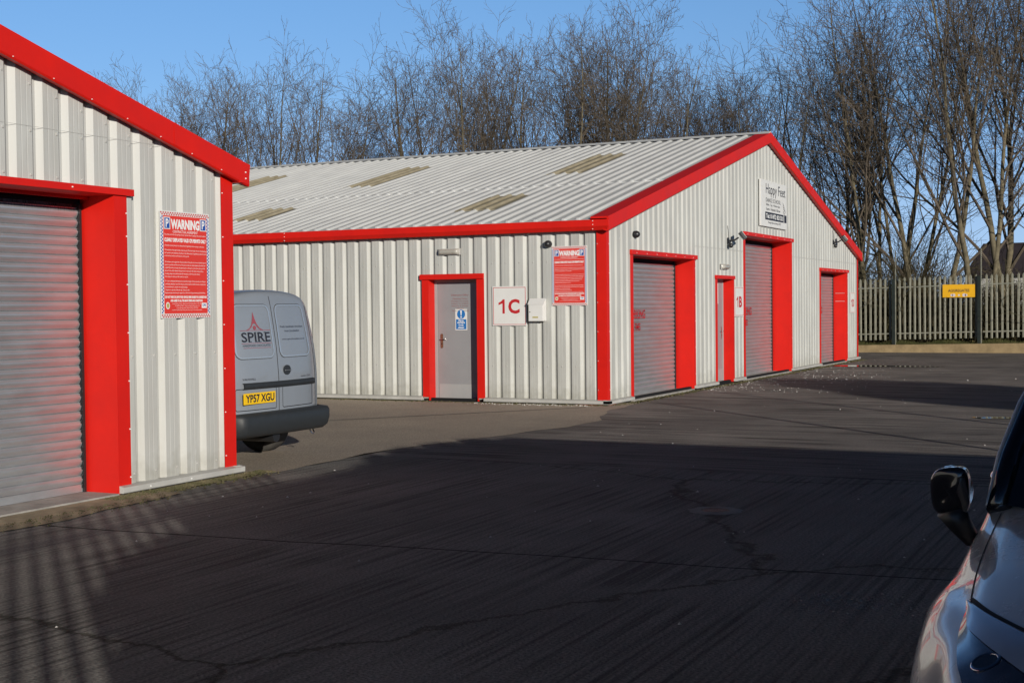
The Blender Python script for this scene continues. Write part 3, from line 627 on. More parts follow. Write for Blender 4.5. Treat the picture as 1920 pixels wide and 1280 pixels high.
    s = MB(); add_text(s, 'CPS', w-m-0.075, w-m-0.024, 0.108, 0.130, y=-0.0106, bold=0.04); s.build('logo_letters', LBLU, lg)
w1 = on_gable('warning_sign', 'larger red parking warning notice on the nearer unit beside its shutter doorway', 'sign', 9.45, 1.53); warning_sign(w1, 0.685, 0.975)
w2 = on_long('warning_sign', 'smaller red parking warning notice under the round black lamp, right of letter box', 'sign', 9.20, 1.615); warning_sign(w2, 0.63, 0.965)
def numeral_one(s, x0, x1, z0, z1, y):
    w_ = x1-x0; h_ = z1-z0; t = w_*0.36
    s.prism([(x1-t, y, z0), (x1, y, z0), (x1, y, z1), (x1-t*0.8, y, z1), (x1-t*1.5, y, z1-h_*0.13), (x0, y, z1-h_*0.24), (x0, y, z1-h_*0.40), (x1-t, y, z1-h_*0.28)][::-1], (0, 0.0005, 0))
def unit_sign(root, w, h, txt):
    s = MB(); s.box(0, w, -0.022, -0.012, 0, h); s.build('panel', WHITE, root, bevel=0.001)
    s = MB()
    for a, b, c, d in ((0.018, w-0.018, 0.018, 0.026), (0.018, w-0.018, h-0.026, h-0.018), (0.018, 0.026, 0.026, h-0.026), (w-0.026, w-0.018, 0.026, h-0.026)): s.box(a, b, -0.0235, -0.022, c, d)
    s.build('border_line', LRED, root)
    s = MB(); numeral_one(s, 0.185*w, 0.365*w, 0.31*h, 0.67*h, -0.0245)
    add_text(s, txt[1:], 0.47*w, 0.8*w, 0.305*h, 0.675*h, y=-0.0245, bold=0.035); s.build('sign_wording', LRED, root)
    s = MB(); s.box(0.05, 0.09, -0.012, 0.0, 0.1, h-0.1); s.box(w-0.09, w-0.05, -0.012, 0.0, 0.1, h-0.1); s.build('batten', WHITE, root)
unit_sign(on_long('unit_sign', 'cream square board reading 1C in red between grey door and letter box', 'sign', 10.29, 1.29, 'unit number boards'), 0.635, 0.655, '1C')
unit_sign(on_gable('unit_sign', 'narrow looking white board reading 1B in red beside the tallest shutter', 'sign', 26.84, 1.355, 'unit number boards'), 0.62, 0.62, '1B')
unit_sign(on_gable('unit_sign', 'white board reading 1D in red at the far end of the gable', 'sign', 37.66, 1.33, 'unit number boards'), 0.56, 0.58, '1D')
# dance school board
r_ = on_gable('shop_sign', 'white dance school board high on the gable above the tallest shutter', 'sign', 28.72, 3.32)
w, h = 2.13, 1.02
s = MB(); s.box(0, w, -0.05, -0.006, 0, h); s.build('panel', WHITE, r_, bevel=0.003)
T = MB(); y = -0.0525
def serif_text(T, txt, x0, x1, z0, z1, y):
    add_text(T, txt, x0, x1, z0, z1, y=y, bold=0.0)
serif_text(T, 'Happy Feet', 0.38, 2.0, 0.66, 0.95, y)
add_text(T, 'DANCE SCHOOL', 0.38, 1.6, 0.545, 0.635, y=y); add_text(T, 'Ballet . Tap . Modern Jazz', 0.4, 1.55, 0.45, 0.515, y=y); add_text(T, 'Exams . Festivals & Shows', 0.4, 1.55, 0.365, 0.425, y=y)
add_text(T, 'Principal: Rebecca Stevenson ISTD', 0.55, 1.6, 0.065, 0.12, y=y)
T.box(0.32, 1.85, -0.0515, -0.05, 0.15, 0.325); T.box(1.9, w-0.03, -0.0515, -0.05, 0.15, 0.325)
for i, (x, z) in enumerate([(1.78, .60), (1.84, .56), (1.80, .52), (1.9, .5), (1.86, .46), (1.95, .44), (1.82, .41), (1.9, .37)]): T.tube([(x, y, z), (x+0.05, y, z-0.03), (x+0.03, y, z-0.07)], 0.004, 4)
T.build('sign_wording', LBLK, r_)
T = MB(); add_text(T, 'Tel: 01472 821321', 0.38, 1.8, 0.185, 0.29, y=-0.0535, bold=0.03); T.build('phone_number', LWHT, r_)
# small notice on the 1B personnel door
r_ = thing('door_notice', 'small white dance school notice on the narrow door beside the 1B board', 'sign', (25.79, G+0.20, 1.62), 0)
s = MB(); s.box(0, 0.62, -0.004, -0.001, 0, 0.42); s.build('panel', WHITE, r_)
T = MB(); add_text(T, 'Happy Feet', 0.08, 0.56, 0.3, 0.39, y=-0.0055); add_text(T, 'DANCE SCHOOL', 0.1, 0.5, 0.235, 0.265, y=-0.0055); add_text(T, 'Ballet . Tap . Modern', 0.1, 0.5, 0.185, 0.21, y=-0.0055); add_text(T, 'Exams & Shows', 0.1, 0.5, 0.14, 0.165, y=-0.0055); T.box(0.06, 0.56, -0.0055, -0.004, 0.03, 0.1); T.build('sign_wording', LBLK, r_)
# fire escape notice on the 1C door
r_ = thing('fire_notice', 'blue and white fire escape keep clear notice on the grey 1C door', 'sign', (XB+0.20, 11.52-0.40, 1.215), LW)
s = MB(); s.box(0, 0.23, -0.004, -0.001, 0, 0.36); s.build('panel', WHITE, r_, bevel=0.001)
s = MB(); s.box(0.015, 0.215, -0.005, -0.004, 0.015, 0.185); s.prism([(0.115+0.078*math.cos(t*math.pi/16), -0.004, 0.272+0.078*math.sin(t*math.pi/16)) for t in range(32)], (0, -0.001, 0)); s.build('blue_field', LBL2, r_)
T = MB()
for i, q in enumerate(('Fire', 'escape', 'Keep', 'clear')): add_text(T, q, 0.115-0.02*len(q)*0.62, 0.115+0.02*len(q)*0.62, 0.145-i*0.038, 0.175-i*0.038, y=-0.006, bold=0.04)
T.prism([(0.098, -0.005, 0.335), (0.132, -0.005, 0.335), (0.121, -0.005, 0.245), (0.109, -0.005, 0.245)], (0, -0.001, 0)); T.prism([(0.115+0.014*math.cos(t*math.pi/8), -0.005, 0.222+0.014*math.sin(t*math.pi/8)) for t in range(16)], (0, -0.001, 0))
T.build('sign_wording', LWHT, r_)
# letter box
r_ = on_long('letter_box', 'white metal letter box on the wall right of the 1C board', 'letter box', 9.575, 1.365)
s = MB(); d = 0.12; s.prism([(0, -0.005, 0.0), (0, -d, 0.0), (0, -d, 0.29), (0, -0.05, 0.36), (0, -0.005, 0.36)], (0.27, 0, 0)); s.build('case', WHITE, r_, bevel=0.004)
s = MB(); s.box(0.012, 0.258, -d-0.004, -d, 0.012, 0.28); s.build('flap_door', WHITE, r_, bevel=0.002)
s = MB(); s.box(0.075, 0.175, -d-0.0055, -d-0.004, 0.052, 0.075); s.build('name_slot', GOLD, r_)
s = MB(); s.cyl((0.028, -d-0.004, 0.15), (0, -1, 0), 0.008, 0.008, 0.003); s.build('lock', BLACK, r_)
s = MB(); s.prism([(-0.01, -d-0.012, 0.278), (-0.01, -0.045, 0.372), (-0.01, -0.045, 0.366), (-0.01, -d-0.012, 0.272)], (0.29, 0, 0)); s.build('lid', WHITE, r_)
# bulkhead lights
DIFF = mat('cloudy_diffuser', (0.42, 0.40, 0.35), 0.25, 0, 0.5, var=0.2, coat=0.4)
def bulkhead(root, L_):
    s = MB(); s.box(0, L_, -0.03, -0.002, 0, 0.11); s.build('base', BLACK if L_ > 0.5 else FLASH, root, bevel=0.006)
    s = MB(); P = []
    for i in range(17):
        u = i/16; e = min(1.0, math.sin(math.pi*u)*3.0)**0.5 if 0 < u < 1 else 0
        P.append([(0.01+u*(L_-0.02), -0.028-0.062*e*(math.sin(math.pi*j/12)**0.7 if 0 < j < 12 else 0)*(1-0.06*math.cos(j*2.1)), 0.055-0.047*math.cos(math.pi*j/12)) for j in range(13)])
    s.grid(P); s.build('diffuser', DIFF, root, smooth=True)
bulkhead(on_long('bulkhead_light', 'long ribbed bulkhead lamp above the red framed grey 1C door', 'light', 11.32, 2.49, 'bulkhead lamps over doors'), 0.43)
bulkhead(on_gable('bulkhead_light', 'small bulkhead lamp above the narrow door beside the 1B board', 'light', 25.95, 2.31, 'bulkhead lamps over doors'), 0.44)
# black dome lamps
def dome(root):
    s = MB(); s.cyl((0, -0.001, 0), (0, -1, 0), 0.06, 0.055, 0.03, 20); s.build('base', BLACK, root, smooth=True)
    s = MB(); P = []
    for i in range(9):
        t = i/8; P.append([(0.062*math.cos(a*math.pi/10)*math.cos(t*math.pi/2*0.97), -0.03-0.075*math.sin(t*math.pi/2*0.97), 0.062*math.sin(a*math.pi/10)*math.cos(t*math.pi/2*0.97)) for a in range(21)])
    s.grid(P); s.build('housing', BLACK, root, smooth=True)
dome(on_long('dome_sensor', 'round black dome fitting on the long wall above the warning notice', 'sensor', 9.25, 2.62, 'black dome fittings'))
dome(on_gable('dome_sensor', 'pointed black dome fitting on the gable above the first shutter', 'sensor', 21.22, 2.80, 'black dome fittings'))
# floodlights
def flood(root, tilt):
    s = MB(); s.box(-0.05, 0.05, -0.02, -0.002, -0.06, 0.06); s.tube([(0, -0.02, 0), (0.02, -0.14, 0.01), (0.08, -0.2, 0.06)], 0.018, 8); s.build('bracket', BLACK, root, bevel=0.003)
    s = MB(); s.box(-0.13, 0.13, -0.035, 0.035, -0.09, 0.09)
    o = s.build('lamp_head', BLACK, root, bevel=0.012); o.location = (0.14, -0.27, 0.1); o.rotation_euler = (R(-38), R(tilt), R(22))
    s = MB(); s.box(-0.11, 0.11, -0.039, -0.035, -0.07, 0.07); g_ = s.build('glass', STEEL, o)
    s = MB(); s.ell((-0.02, -0.07, -0.10), 0.045, 0.05, 0.05); s.tube([(0, -0.02, -0.03), (-0.01, -0.06, -0.08)], 0.015, 8); s.build('motion_sensor', BLACK, root, smooth=True)
    s = MB(); s.tube([(-0.02, -0.02, 0.05), (-0.06, -0.03, 0.14), (-0.04, -0.02, 0.22), (-0.07, -0.015, 0.3)], 0.006, 6); s.build('cable', BLACK, root)
flood(on_gable('flood_light', 'black floodlight on the gable between first shutter and tallest shutter', 'light', 26.45, 2.90, 'black floodlights'), 0)
flood(on_gable('flood_light', 'black floodlight close under the sloping verge above the far shutter', 'light', 35.7, 3.22, 'black floodlights'), 0)
# ---------------------------------------------------------------- back boundary: kerb wall, palisade fence, board
def zf(y): return 0.022*(9.3-y)
mb = MB(); P = []
n = 60
for i in range(n+1):
    y = -16+i*70/n; z = 0.235+zf(max(y, -8))*0.7 if y < 12 else 0.18
    P.append([(44.46, y, -0.03), (44.45+0.008*math.sin(y*3), y, z-0.02), (44.47, y, z), (44.66, y, z), (44.67, y, 0.0)])
mb.grid(P); k_ = mb.build('kerb_wall', CONC, None); tag(k_, 'low tan concrete kerb wall along the foot of the palisade fence', 'kerb')
bank = MB(); P = []
for i in range(71):
    y = -20+i; P.append([(44.66+j*1.2+0.0, y, 0.2+zf(max(-8, min(y, 12)))*0.6+0.05*math.sin(i*1.3+j*2)+0.04*math.sin(j*1.7)) for j in range(30)])
bank.grid(P); struct('bank', bank, soil, smooth=True)
fn = thing('palisade_fence', 'galvanised palisade fence of pointed pales along the far side of the yard', 'fence', (44.8, 8, 0))
def pale_mesh():
    s = MB(); h0, h1 = 0.0, 2.02; w = 0.034
    sec = [(-0.012, -w), (-0.0, -w*0.72), (-0.014, -w*0.3), (-0.014, w*0.3), (0.0, w*0.72), (-0.012, w)]
    s.grid([[(x-0.004, y, h0) for x, y in sec], [(x-0.004, y, h1-0.07) for x, y in sec], [(x-0.006-0.012, y*(0.95 if abs(y) > 0.02 else 0.5), h1-(0.02 if abs(y) > 0.03 else 0.045 if abs(y) > .02 else 0.0)) for x, y in sec]])
    s.grid([[(x+0.002, y, h0) for x, y in sec], [(x+0.002, y, h1-0.07) for x, y in sec]])
    return s
first = None
def add_pale(y, x=44.8, parent=fn):
    global first
    if first is None: first = pale_mesh().build('pale', GALV, parent); o = first
    else: o = first.copy(); C.objects.link(o); o.parent = parent
    o.location = (x-44.8, y-8, 0.38+zf(y)+rnd.uniform(-0.012, 0.012)); o.rotation_euler = (rnd.uniform(-0.008, 0.008), 0, rnd.uniform(-0.05, 0.05))
POSTS = [8.31-2.65*k for k in range(-5, 4)]
ys = [POSTS[0]+0.0-i*0.1575 for i in range(0, 150)]
vis = [y for y in ys if -3.0 < y < 12.2 and min(abs(y-p) for p in POSTS) > 0.07]
for y in vis[:98]: add_pale(y)
mb = MB()
for y in ys:
    if y not in vis and min(abs(y-p) for p in POSTS) > 0.07: mb.box(-0.01, 0.01, y-8-0.033, y-8+0.033, 0.38+zf(y), 2.38+zf(y))
mb.build('hidden_pales', GALV, fn, kind='stuff')
for z in (0.60, 2.10):
    for a, b in zip(POSTS, POSTS[1:]):
        mb = MB(); mb.prism([(0.0, a-8-0.05, z+zf(a)), (0.045, a-8-0.05, z+zf(a)), (0.045, a-8-0.05, z+zf(a)-0.04), (0.0, a-8-0.05, z+zf(a)-0.04)], (0, b-a+0.1, zf(b)-zf(a)))
        # rail stands just in front of the pales as a thin lit lip
        mb.prism([(-0.03, a-8-0.05, z+zf(a)), (-0.022, a-8-0.05, z+zf(a)), (-0.022, a-8-0.05, z+zf(a)-0.028), (-0.03, a-8-0.05, z+zf(a)-0.028)], (0, b-a+0.1, zf(b)-zf(a)))
        mb.build('rail', GALV, fn)
POSTM = mat('dark_weathered_post', (0.022, 0.03, 0.028), 0.8, 0, 0.2, var=0.4, vscale=6)
for p in POSTS:
    mb = MB(); mb.box(-0.14, -0.04, p-8-0.01, p-8+0.105, 0.2, 2.36+zf(p)); po = mb.build('post', POSTM, fn)
    mb = MB()
    z = 0.33
    while z < 3.27: mb.box(-0.146, -0.135, p-8-0.038, p-8-0.012, z, z+0.042); z += 0.066
    mb.box(-0.141, -0.137, p-8-0.04, p-8-0.008, 0.33, 3.28) if False else None
    mb.tube([(-0.13, p-8-0.008, 0.2), (-0.13, p-8-0.008, 3.3)], 0.012, 6)
    mb.build('slotted_extension', GALV, po)
r_ = thing('aggregates_board', 'yellow board reading aggregates fixed to the palisade fence', 'sign', (44.76, 6.83, 1.76), LW)
s = MB(); s.box(0, 1.0, -0.03, -0.02, 0, 0.41); s.build('panel', YEL, r_, bevel=0.002)
T = MB(); add_text(T, 'AGGREGATES', 0.17, 0.82, 0.17, 0.26, y=-0.032, bold=0.02); T.build('sign_wording', LBLK, r_)
s = MB()
for x, a in ((0.28, 0.04), (0.34, 0.05), (0.5, 0.03), (0.66, 0.055), (0.72, 0.04)): s.prism([(x+a*math.cos(t*math.pi/6)*(1+0.2*math.sin(3*t)), -0.0305, 0.07+a*math.sin(t*math.pi/6)) for t in range(12)], (0, -0.001, 0))
s.build('torn_label', mat('pale_torn_label', (0.6, 0.55, 0.6), 0.6), r_)
# bungalow far behind the trees
RSL = mat('dark_slate', (0.05, 0.04, 0.045), 0.7, 0, 0.3, var=0.4, vscale=2)
bh = thing('bungalow', 'low white house with a dark roof glimpsed beyond the fence at right', 'house', (80, 4, 0))
mb = MB(); mb.box(-3, 3, -9, 6.2, -0.5, 3.1); mb.build('wall', FLASH, bh)
mb = MB(); mb.v = [(-3.4, -9.4, 3.0), (-3.4, 6.6, 3.0), (3.4, 6.6, 3.0), (3.4, -9.4, 3.0), (0, -7.5, 4.9), (0, 6.0, 4.9)]; mb.f = [(0, 1, 5, 4), (2, 3, 4, 5), (1, 2, 5), (3, 0, 4), (0, 3, 2, 1)]; mb.build('roof', RSL, bh)
for y in (4.4, 1.8, -1.0, -4.0):
    mb = MB(); mb.box(-3.06, -3.0, y-0.55, y+0.55, 1.4, 2.5); wd = mb.build('window', LBLK, bh)
    mb = MB(); mb.box(-3.09, -3.06, y-0.03, y+0.03, 1.4, 2.5); mb.box(-3.09, -3.06, y-0.6, y+0.6, 1.33, 1.4); mb.build('frame', WHITE, wd)

# ---------------------------------------------------------------- smooth surfaces for vehicles
def crom(p, t):
    """Catmull-Rom through rows of p (numpy), t in 0..n-1"""
    n = len(p)-1; t = min(max(t, 0), n-1e-9); i = int(t); u = t-i
    a = p[max(i-1, 0)]; b = p[i]; c = p[min(i+1, n)]; d = p[min(i+2, n)]
    return 0.5*((2*b)+(-a+c)*u+(2*a-5*b+4*c-d)*u*u+(-a+3*b-3*c+d)*u*u*u)
PAINTV = mat('grey_blue_van_paint', (0.27, 0.297, 0.335), 0.34, 0.15, 0.5, var=0.06, coat=0.5)
PAINTC = mat('pale_pearl_paint', (0.74, 0.73, 0.73), 0.24, 0.15, 0.5, var=0.03, coat=1.0)
GLASS = mat('dark_tinted_glass', (0.008, 0.010, 0.014), 0.04, 0, 0.6, coat=0.6)
GLOSSB = mat('gloss_black_cap', (0.012, 0.013, 0.018), 0.08, 0, 0.5, coat=1.0)
BUMP = mat('textured_bumper', (0.03, 0.034, 0.038), 0.5, 0, 0.4, var=0.2, vscale=20)
SEAM = mat('panel_gap', (0.01, 0.01, 0.012), 0.7)
TYRE = mat('tyre_rubber', (0.075, 0.07, 0.063), 0.85, 0, 0.2, var=0.4, vscale=10)
RIM = mat('steel_rim', (0.16, 0.13, 0.1), 0.5, 0.5, var=0.3, vscale=10)
CHR = mat('chrome', (0.75, 0.76, 0.8), 0.08, 1.0)
REDL = mat('red_lens', (0.35, 0.01, 0.01), 0.15, 0, 0.5, coat=0.8)
def wheel(name, cx, cy, r, w, par, axis='x'):
    e = bpy.data.objects.new(name, None); C.objects.link(e); e.parent = par; e.location = (cx, cy, r)
    if axis == 'y': e.rotation_euler = (0, 0, R(90))
    prof = [(-w*0.36, r*0.66), (-w*0.5, r*0.72), (-w*0.5, r*0.9), (-w*0.42, r*0.985), (-w*0.2, r), (w*0.2, r), (w*0.42, r*0.985), (w*0.5, r*0.9), (w*0.5, r*0.72), (w*0.36, r*0.66)]
    s = MB(); s.grid([[(a, q*math.cos(2*math.pi*k/32), q*math.sin(2*math.pi*k/32)) for k in range(33)] for a, q in prof]); s.build('tyre', TYRE, e, smooth=True)
    rp = [(-w*0.40, r*0.69), (-w*0.30, r*0.6), (-w*0.1, r*0.55), (w*0.05, r*0.3), (w*0.12, r*0.08), (w*0.12, 0.0)]
    s = MB(); s.grid([[(a, q*math.cos(2*math.pi*k/32), q*math.sin(2*math.pi*k/32)) for k in range(33)] for a, q in rp])
    s.grid([[(a, q*math.cos(2*math.pi*k/32), q*math.sin(2*math.pi*k/32)) for k in range(33)] for a, q in [(w*0.36, r*0.69), (w*0.34, r*0.6), (w*0.2, r*0.5), (w*0.25, r*0.2), (w*0.25, 0)]])
    s.build('rim', RIM, e, smooth=True)
    return e
# ---------------------------------------------------------------- the van in the alley
VX, VY = 11.60, 8.50
van = thing('delivery_van', 'grey blue chocolate delivery van parked rear outwards in the alley between the units', 'van', (VX, VY, 0))
VH = np.array([(0.0, 0.34), (0.40, 0.34), (0.70, 0.345), (0.80, 0.40), (0.825, 0.52), (0.835, 0.75), (0.83, 0.98), (0.81, 1.15), (0.775, 1.32), (0.74, 1.48), (0.70, 1.62), (0.645, 1.705), (0.57, 1.755), (0.40, 1.79), (0.18, 1.808), (0.0, 1.812)])
def yrear(x, z):
    lean = float(np.interp(z, (0.3, 0.9, 1.174, 1.404, 1.646, 1.782, 1.83), (0.0, 0.0, 0.022, 0.056, 0.098, 0.134, 0.16)))
    return lean + 0.05*(abs(x)/0.7)**2 + 0.07*max(0, (abs(x)-0.55)/0.28)**2
def van_ring(inset, dy, zt=1.0, ws=1.0, full=1.812):
    pts = []
    for k in range(0, 61):
        p = crom(VH, k/60*(len(VH)-1)); pts.append(p)
    ring = []
    for p in pts+[(-q[0], q[1]) for q in pts[::-1][1:-1]]:
        cx, cz = 0.0, 1.05
        x = p[0]; z = p[1]
        dx, dz = x-cx, z-cz; L_ = math.hypot(dx/0.83, dz/0.75)
        k = 1-inset
        xx, zz = cx+dx*k, cz+dz*k
        if zt < 1 and zz > 0.6: zz = 0.6+(zz-0.6)*zt
        ring.append((xx*ws, dy, zz))
    return ring
mb = MB(); rows = []
for k in (0.999, 0.8, 0.6, 0.4, 0.25, 0.15, 0.09, 0.055): rows.append([(x, yrear(x, z)+0.0, z) for x, _, z in van_ring(k, 0)])
for ins, dy in ((0.03, 0.012), (0.014, 0.035), (0.004, 0.075), (0.0, 0.13)): rows.append([(x, yrear(x*0.94, z)+dy, z) for x, _, z in van_ring(ins, 0)])
for yy, zt, ws in ((0.7, 1.0, 1.0), (1.5, 1.0, 1.005), (2.2, 1.0, 1.0), (2.6, 0.985, 0.995), (2.95, 0.85, 0.985), (3.35, 0.58, 0.975), (3.6, 0.47, 0.96), (4.0, 0.38, 0.92), (4.2, 0.26, 0.84), (4.28, 0.12, 0.7)):
    rows.append([(x, yy, z) for x, _, z in van_ring(0, 0, zt, ws)])
mb.grid([r+[r[0]] for r in rows]); mb.poly(rows[-1]); mb.build('body', PAINTV, van, smooth=True)
def rear_strip(mb, pts, w, off=0.004, closed=False):
    """thin strip following the rear face through x,z points"""
    P = []
    n = len(pts)
    for i, (x, z) in enumerate(pts):
        a = pts[(i-1) % n if closed else max(i-1, 0)]; b = pts[(i+1) % n if closed else min(i+1, n-1)]
        dx, dz = b[0]-a[0], b[1]-a[1]; L_ = math.hypot(dx, dz) or 1; nx, nz = -dz/L_*w/2, dx/L_*w/2
        P.append([(x-nx, yrear(x-nx, z-nz)-off+0.003, z-nz), (x, yrear(x, z)-off, z), (x+nx, yrear(x+nx, z+nz)-off+0.003, z+nz)])
    if closed: P.append(P[0])
    mb.grid(P)
def rrect(x0, x1, z0, z1, r, topl=0.0, topr=0.0, n=6):
    pts = []
    for cx, cz, a0, sh in ((x1-r, z1-r, 0, topr), (x0+r, z1-r, 90, topl), (x0+r, z0+r, 180, 0), (x1-r, z0+r, 270, 0)):
        for k in range(n+1):
            a = R(a0+90*k/n); pts.append((cx+sh+r*math.cos(a), cz+r*math.sin(a)))
    out = []
    for i, p in enumerate(pts):
        q = pts[(i+1) % len(pts)]
        m = max(1, int(math.hypot(q[0]-p[0], q[1]-p[1])/0.06))
        for k in range(m): out.append((p[0]+(q[0]-p[0])*k/m, p[1]+(q[1]-p[1])*k/m))
    return out
# door split, door outer gaps
for name, pts in (('door_gap', [(-0.045+0.0*t, 0.50+t*1.24/20) for t in range(21)]), ('door_gap', [(0.735-0.0*t-(0.12*max(0, (0.5+t*1.2/20-1.0))/0.7), 0.50+t*1.2/20) for t in range(20)]), ('door_gap', [(-0.735+(0.12*max(0, (0.5+t*1.2/20-1.0))/0.7), 0.50+t*1.2/20) for t in range(20)])):
    mb = MB(); rear_strip(mb, pts, 0.010, 0.004); mb.build(name, SEAM, van)
EDGE = mat('bright_panel_edge', (0.42, 0.47, 0.53), 0.25, 0.4, coat=0.6)
for x0, x1, tl, tr in ((-0.66, -0.095, 0.02, -0.005), (0.015, 0.585, 0.0, -0.045)):
    rr = rrect(x0, x1, 1.105, 1.645, 0.07, tl, tr)
    mb = MB(); rear_strip(mb, rr, 0.020, 0.009, True); fr_ = mb.build('window_panel_rim', EDGE, van, smooth=True)
    mb = MB(); rear_strip(mb, rrect(x0-0.012, x1+0.012, 1.093, 1.657, 0.08, tl, tr), 0.006, 0.004, True); mb.build('rim_shadow_gap', SEAM, fr_)
# name panel lettering
def vsurf(x, z): return yrear(x, z)-0.006
T = MB(); add_text(T, 'SPIRE', -0.57, -0.13, 1.268, 1.368, y=0, bold=0.012, surf=vsurf)
def qb(mb, x0, x1, z0, z1, o=0.0065): mb.quad(*[(x, yrear(x, z)-o, z) for x, z in ((x0, z0), (x1, z0), (x1, z1), (x0, z1))])
for x in (-0.462, -0.364, -0.312, -0.213):
    qb(T, x-0.014, x+0.034, 1.267, 1.273); qb(T, x-0.014, x+0.02, 1.363, 1.369)
T.build('lettering', LBLK, van)
T = MB(); add_text(T, 'HANDMADE CHOCOLATES', -0.565, -0.145, 1.221, 1.243, y=0, surf=vsurf)
add_text(T, 'Fresh, handmade chocolates', 0.065, 0.50, 1.405, 1.43, y=0, surf=vsurf); add_text(T, 'from Lincolnshire', 0.135, 0.42, 1.362, 1.385, y=0, surf=vsurf); add_text(T, 'www.spirechocolates.co.uk', 0.07, 0.51, 1.272, 1.295, y=0, surf=vsurf)
T.build('small_lettering', mat('dark_grey_lettering', (0.06, 0.06, 0.08), 0.5), van)
T = MB(); qb(T, -0.58, -0.12, 1.384, 1.389); qb(T, -0.58, -0.12, 1.252, 1.256); qb(T, -0.56, -0.14, 1.205, 1.209)
cx = -0.36
def sp(pts): T.poly([(x, yrear(x, z)-0.0068, z) for x, z in pts])
for sgn in (-1, 1):
    sp([(cx, 1.575), (cx+sgn*0.003, 1.57), (cx+sgn*0.018, 1.51), (cx+sgn*0.042, 1.45), (cx+sgn*0.078, 1.41), (cx+sgn*0.13, 1.391), (cx+sgn*0.085, 1.395), (cx+sgn*0.045, 1.42), (cx+sgn*0.018, 1.455), (cx, 1.46)])
sp([(cx+0.024*math.cos(k*math.pi/8), 1.415+0.022*math.sin(k*math.pi/8)) for k in range(16)])
T.build('spire_emblem', mat('muted_maroon', (0.3, 0.07, 0.09), 0.5), van)
# trim bar, handle, plate, badges, lamps
mb = MB(); P = []
for i in range(29):
    x = -0.61+i*1.26/28; P.append([(x, yrear(x, 0.86)+o, z) for o, z in ((0.005, 0.852), (-0.022, 0.845), (-0.030, 0.82), (-0.022, 0.79), (0.005, 0.78))])
mb.grid(P); mb.build('plate_light_bar', BUMP, van, smooth=True)
mb = MB(); mb.prism([(0.10+0.062*math.cos(k*math.pi/12), yrear(0.10, 0.96)-0.004, 0.96+0.052*math.sin(k*math.pi/12)) for k in range(24)][::-1], (0, -0.01, 0)); ha = mb.build('door_handle', BUMP, van)
mb = MB(); mb.box(0.05, 0.15, -0.024, -0.014, 0.952, 0.962); mb.build('handle_pull', STEEL, ha)
mb = MB(); mb.box(-0.655, -0.125, -0.012, -0.002, 0.635, 0.75); pl = mb.build('number_plate', mat('yellow_plate', (0.85, 0.52, 0.01), 0.35), van, bevel=0.004); pl.location.y = -0.004
T = MB(); add_text(T, 'YP57 XGU', -0.63, -0.15, 0.652, 0.735, y=-0.0145, bold=0.03); T.build('plate_letters', LBLK, pl)
T = MB(); add_text(T, 'VAUXHALL', -0.61, -0.42, 0.88, 0.90, y=-0.0, surf=lambda x, z: yrear(x, z)-0.008); T.build('badge_left', CHR, van)
T = MB(); add_text(T, 'combo CDTi', 0.36, 0.56, 0.875, 0.893, y=-0.0, surf=lambda x, z: yrear(x, z)-0.008); T.build('badge_right', CHR, van)
mb = MB(); rear_strip(mb, rrect(0.02, 0.61, 0.57, 0.79, 0.02), 0.008, 0.004, True); rear_strip(mb, rrect(-0.69, -0.09, 0.57, 0.79, 0.02), 0.008, 0.004, True); mb.build('plate_recess', SEAM, van)
mb = MB(); mb.box(0.60, 0.66, 0.06, 0.075, 0.57, 0.62); mb.build('warning_sticker', WHITE, van)
for sx in (-1, 1):
    mb = MB(); P = []
    for i in range(9):
        z = 0.78+i*0.32/8; P.append([(sx*(0.745+0.0), yrear(0.745, z)+0.02-0.012, z), (sx*0.80, yrear(0.80, z)+0.03, z), (sx*0.838, yrear(0.83, z)+0.11, z), (sx*0.838, yrear(0.83, z)+0.19, z)])
    mb.grid(P); mb.build('tail_lamp', REDL, van, smooth=True)
    for z in (0.68, 1.28):
        mb = MB(); mb.cyl((sx*(0.80-(0.05 if z > 1 else 0)), yrear(0.78, z)+0.02, z-0.03), (0, 0, 1), 0.016, 0.016, 0.06, 10); mb.build('door_hinge', STEEL, van, smooth=True)
# bumper
mb = MB(); P = []
for i in range(41):
    a = -1+2*i/40; x = 0.865*math.copysign(1-(1-abs(a))**1.0, a) if False else 0.865*a
    wrap = 0.03*a*a + (0.33*max(0, (abs(a)-0.86)/0.14)**2)
    P.append([(x*0.985, -0.005+wrap, 0.545), (x, -0.10+wrap, 0.535), (x, -0.125+wrap, 0.50), (x*0.995, -0.125+wrap, 0.42), (x*0.985, -0.105+wrap, 0.345), (x*0.96, -0.05+wrap, 0.30), (x*0.95, 0.1+wrap, 0.30)])
mb.grid(P); mb.build('bumper', BUMP, van, smooth=True)
mb = MB(); mb.box(-0.7, 0.7, 0.06, 3.9, 0.30, 0.36); mb.cyl((-0.1, 0.0, 0.27), (0, 1, 0), 0.06, 0.06, 0.55); mb.tube([(-0.62, 0.75, 0.29), (0.62, 0.75, 0.29)], 0.045, 10); mb.build('underbody', BLACK, van)
mb = MB(); mb.tube([(0.42, -0.06, 0.30), (0.42, -0.08, 0.265), (0.46, -0.08, 0.25), (0.49, -0.07, 0.265), (0.49, -0.05, 0.30)], 0.007, 8); mb.build('tow_eye', CHR, van, smooth=True)
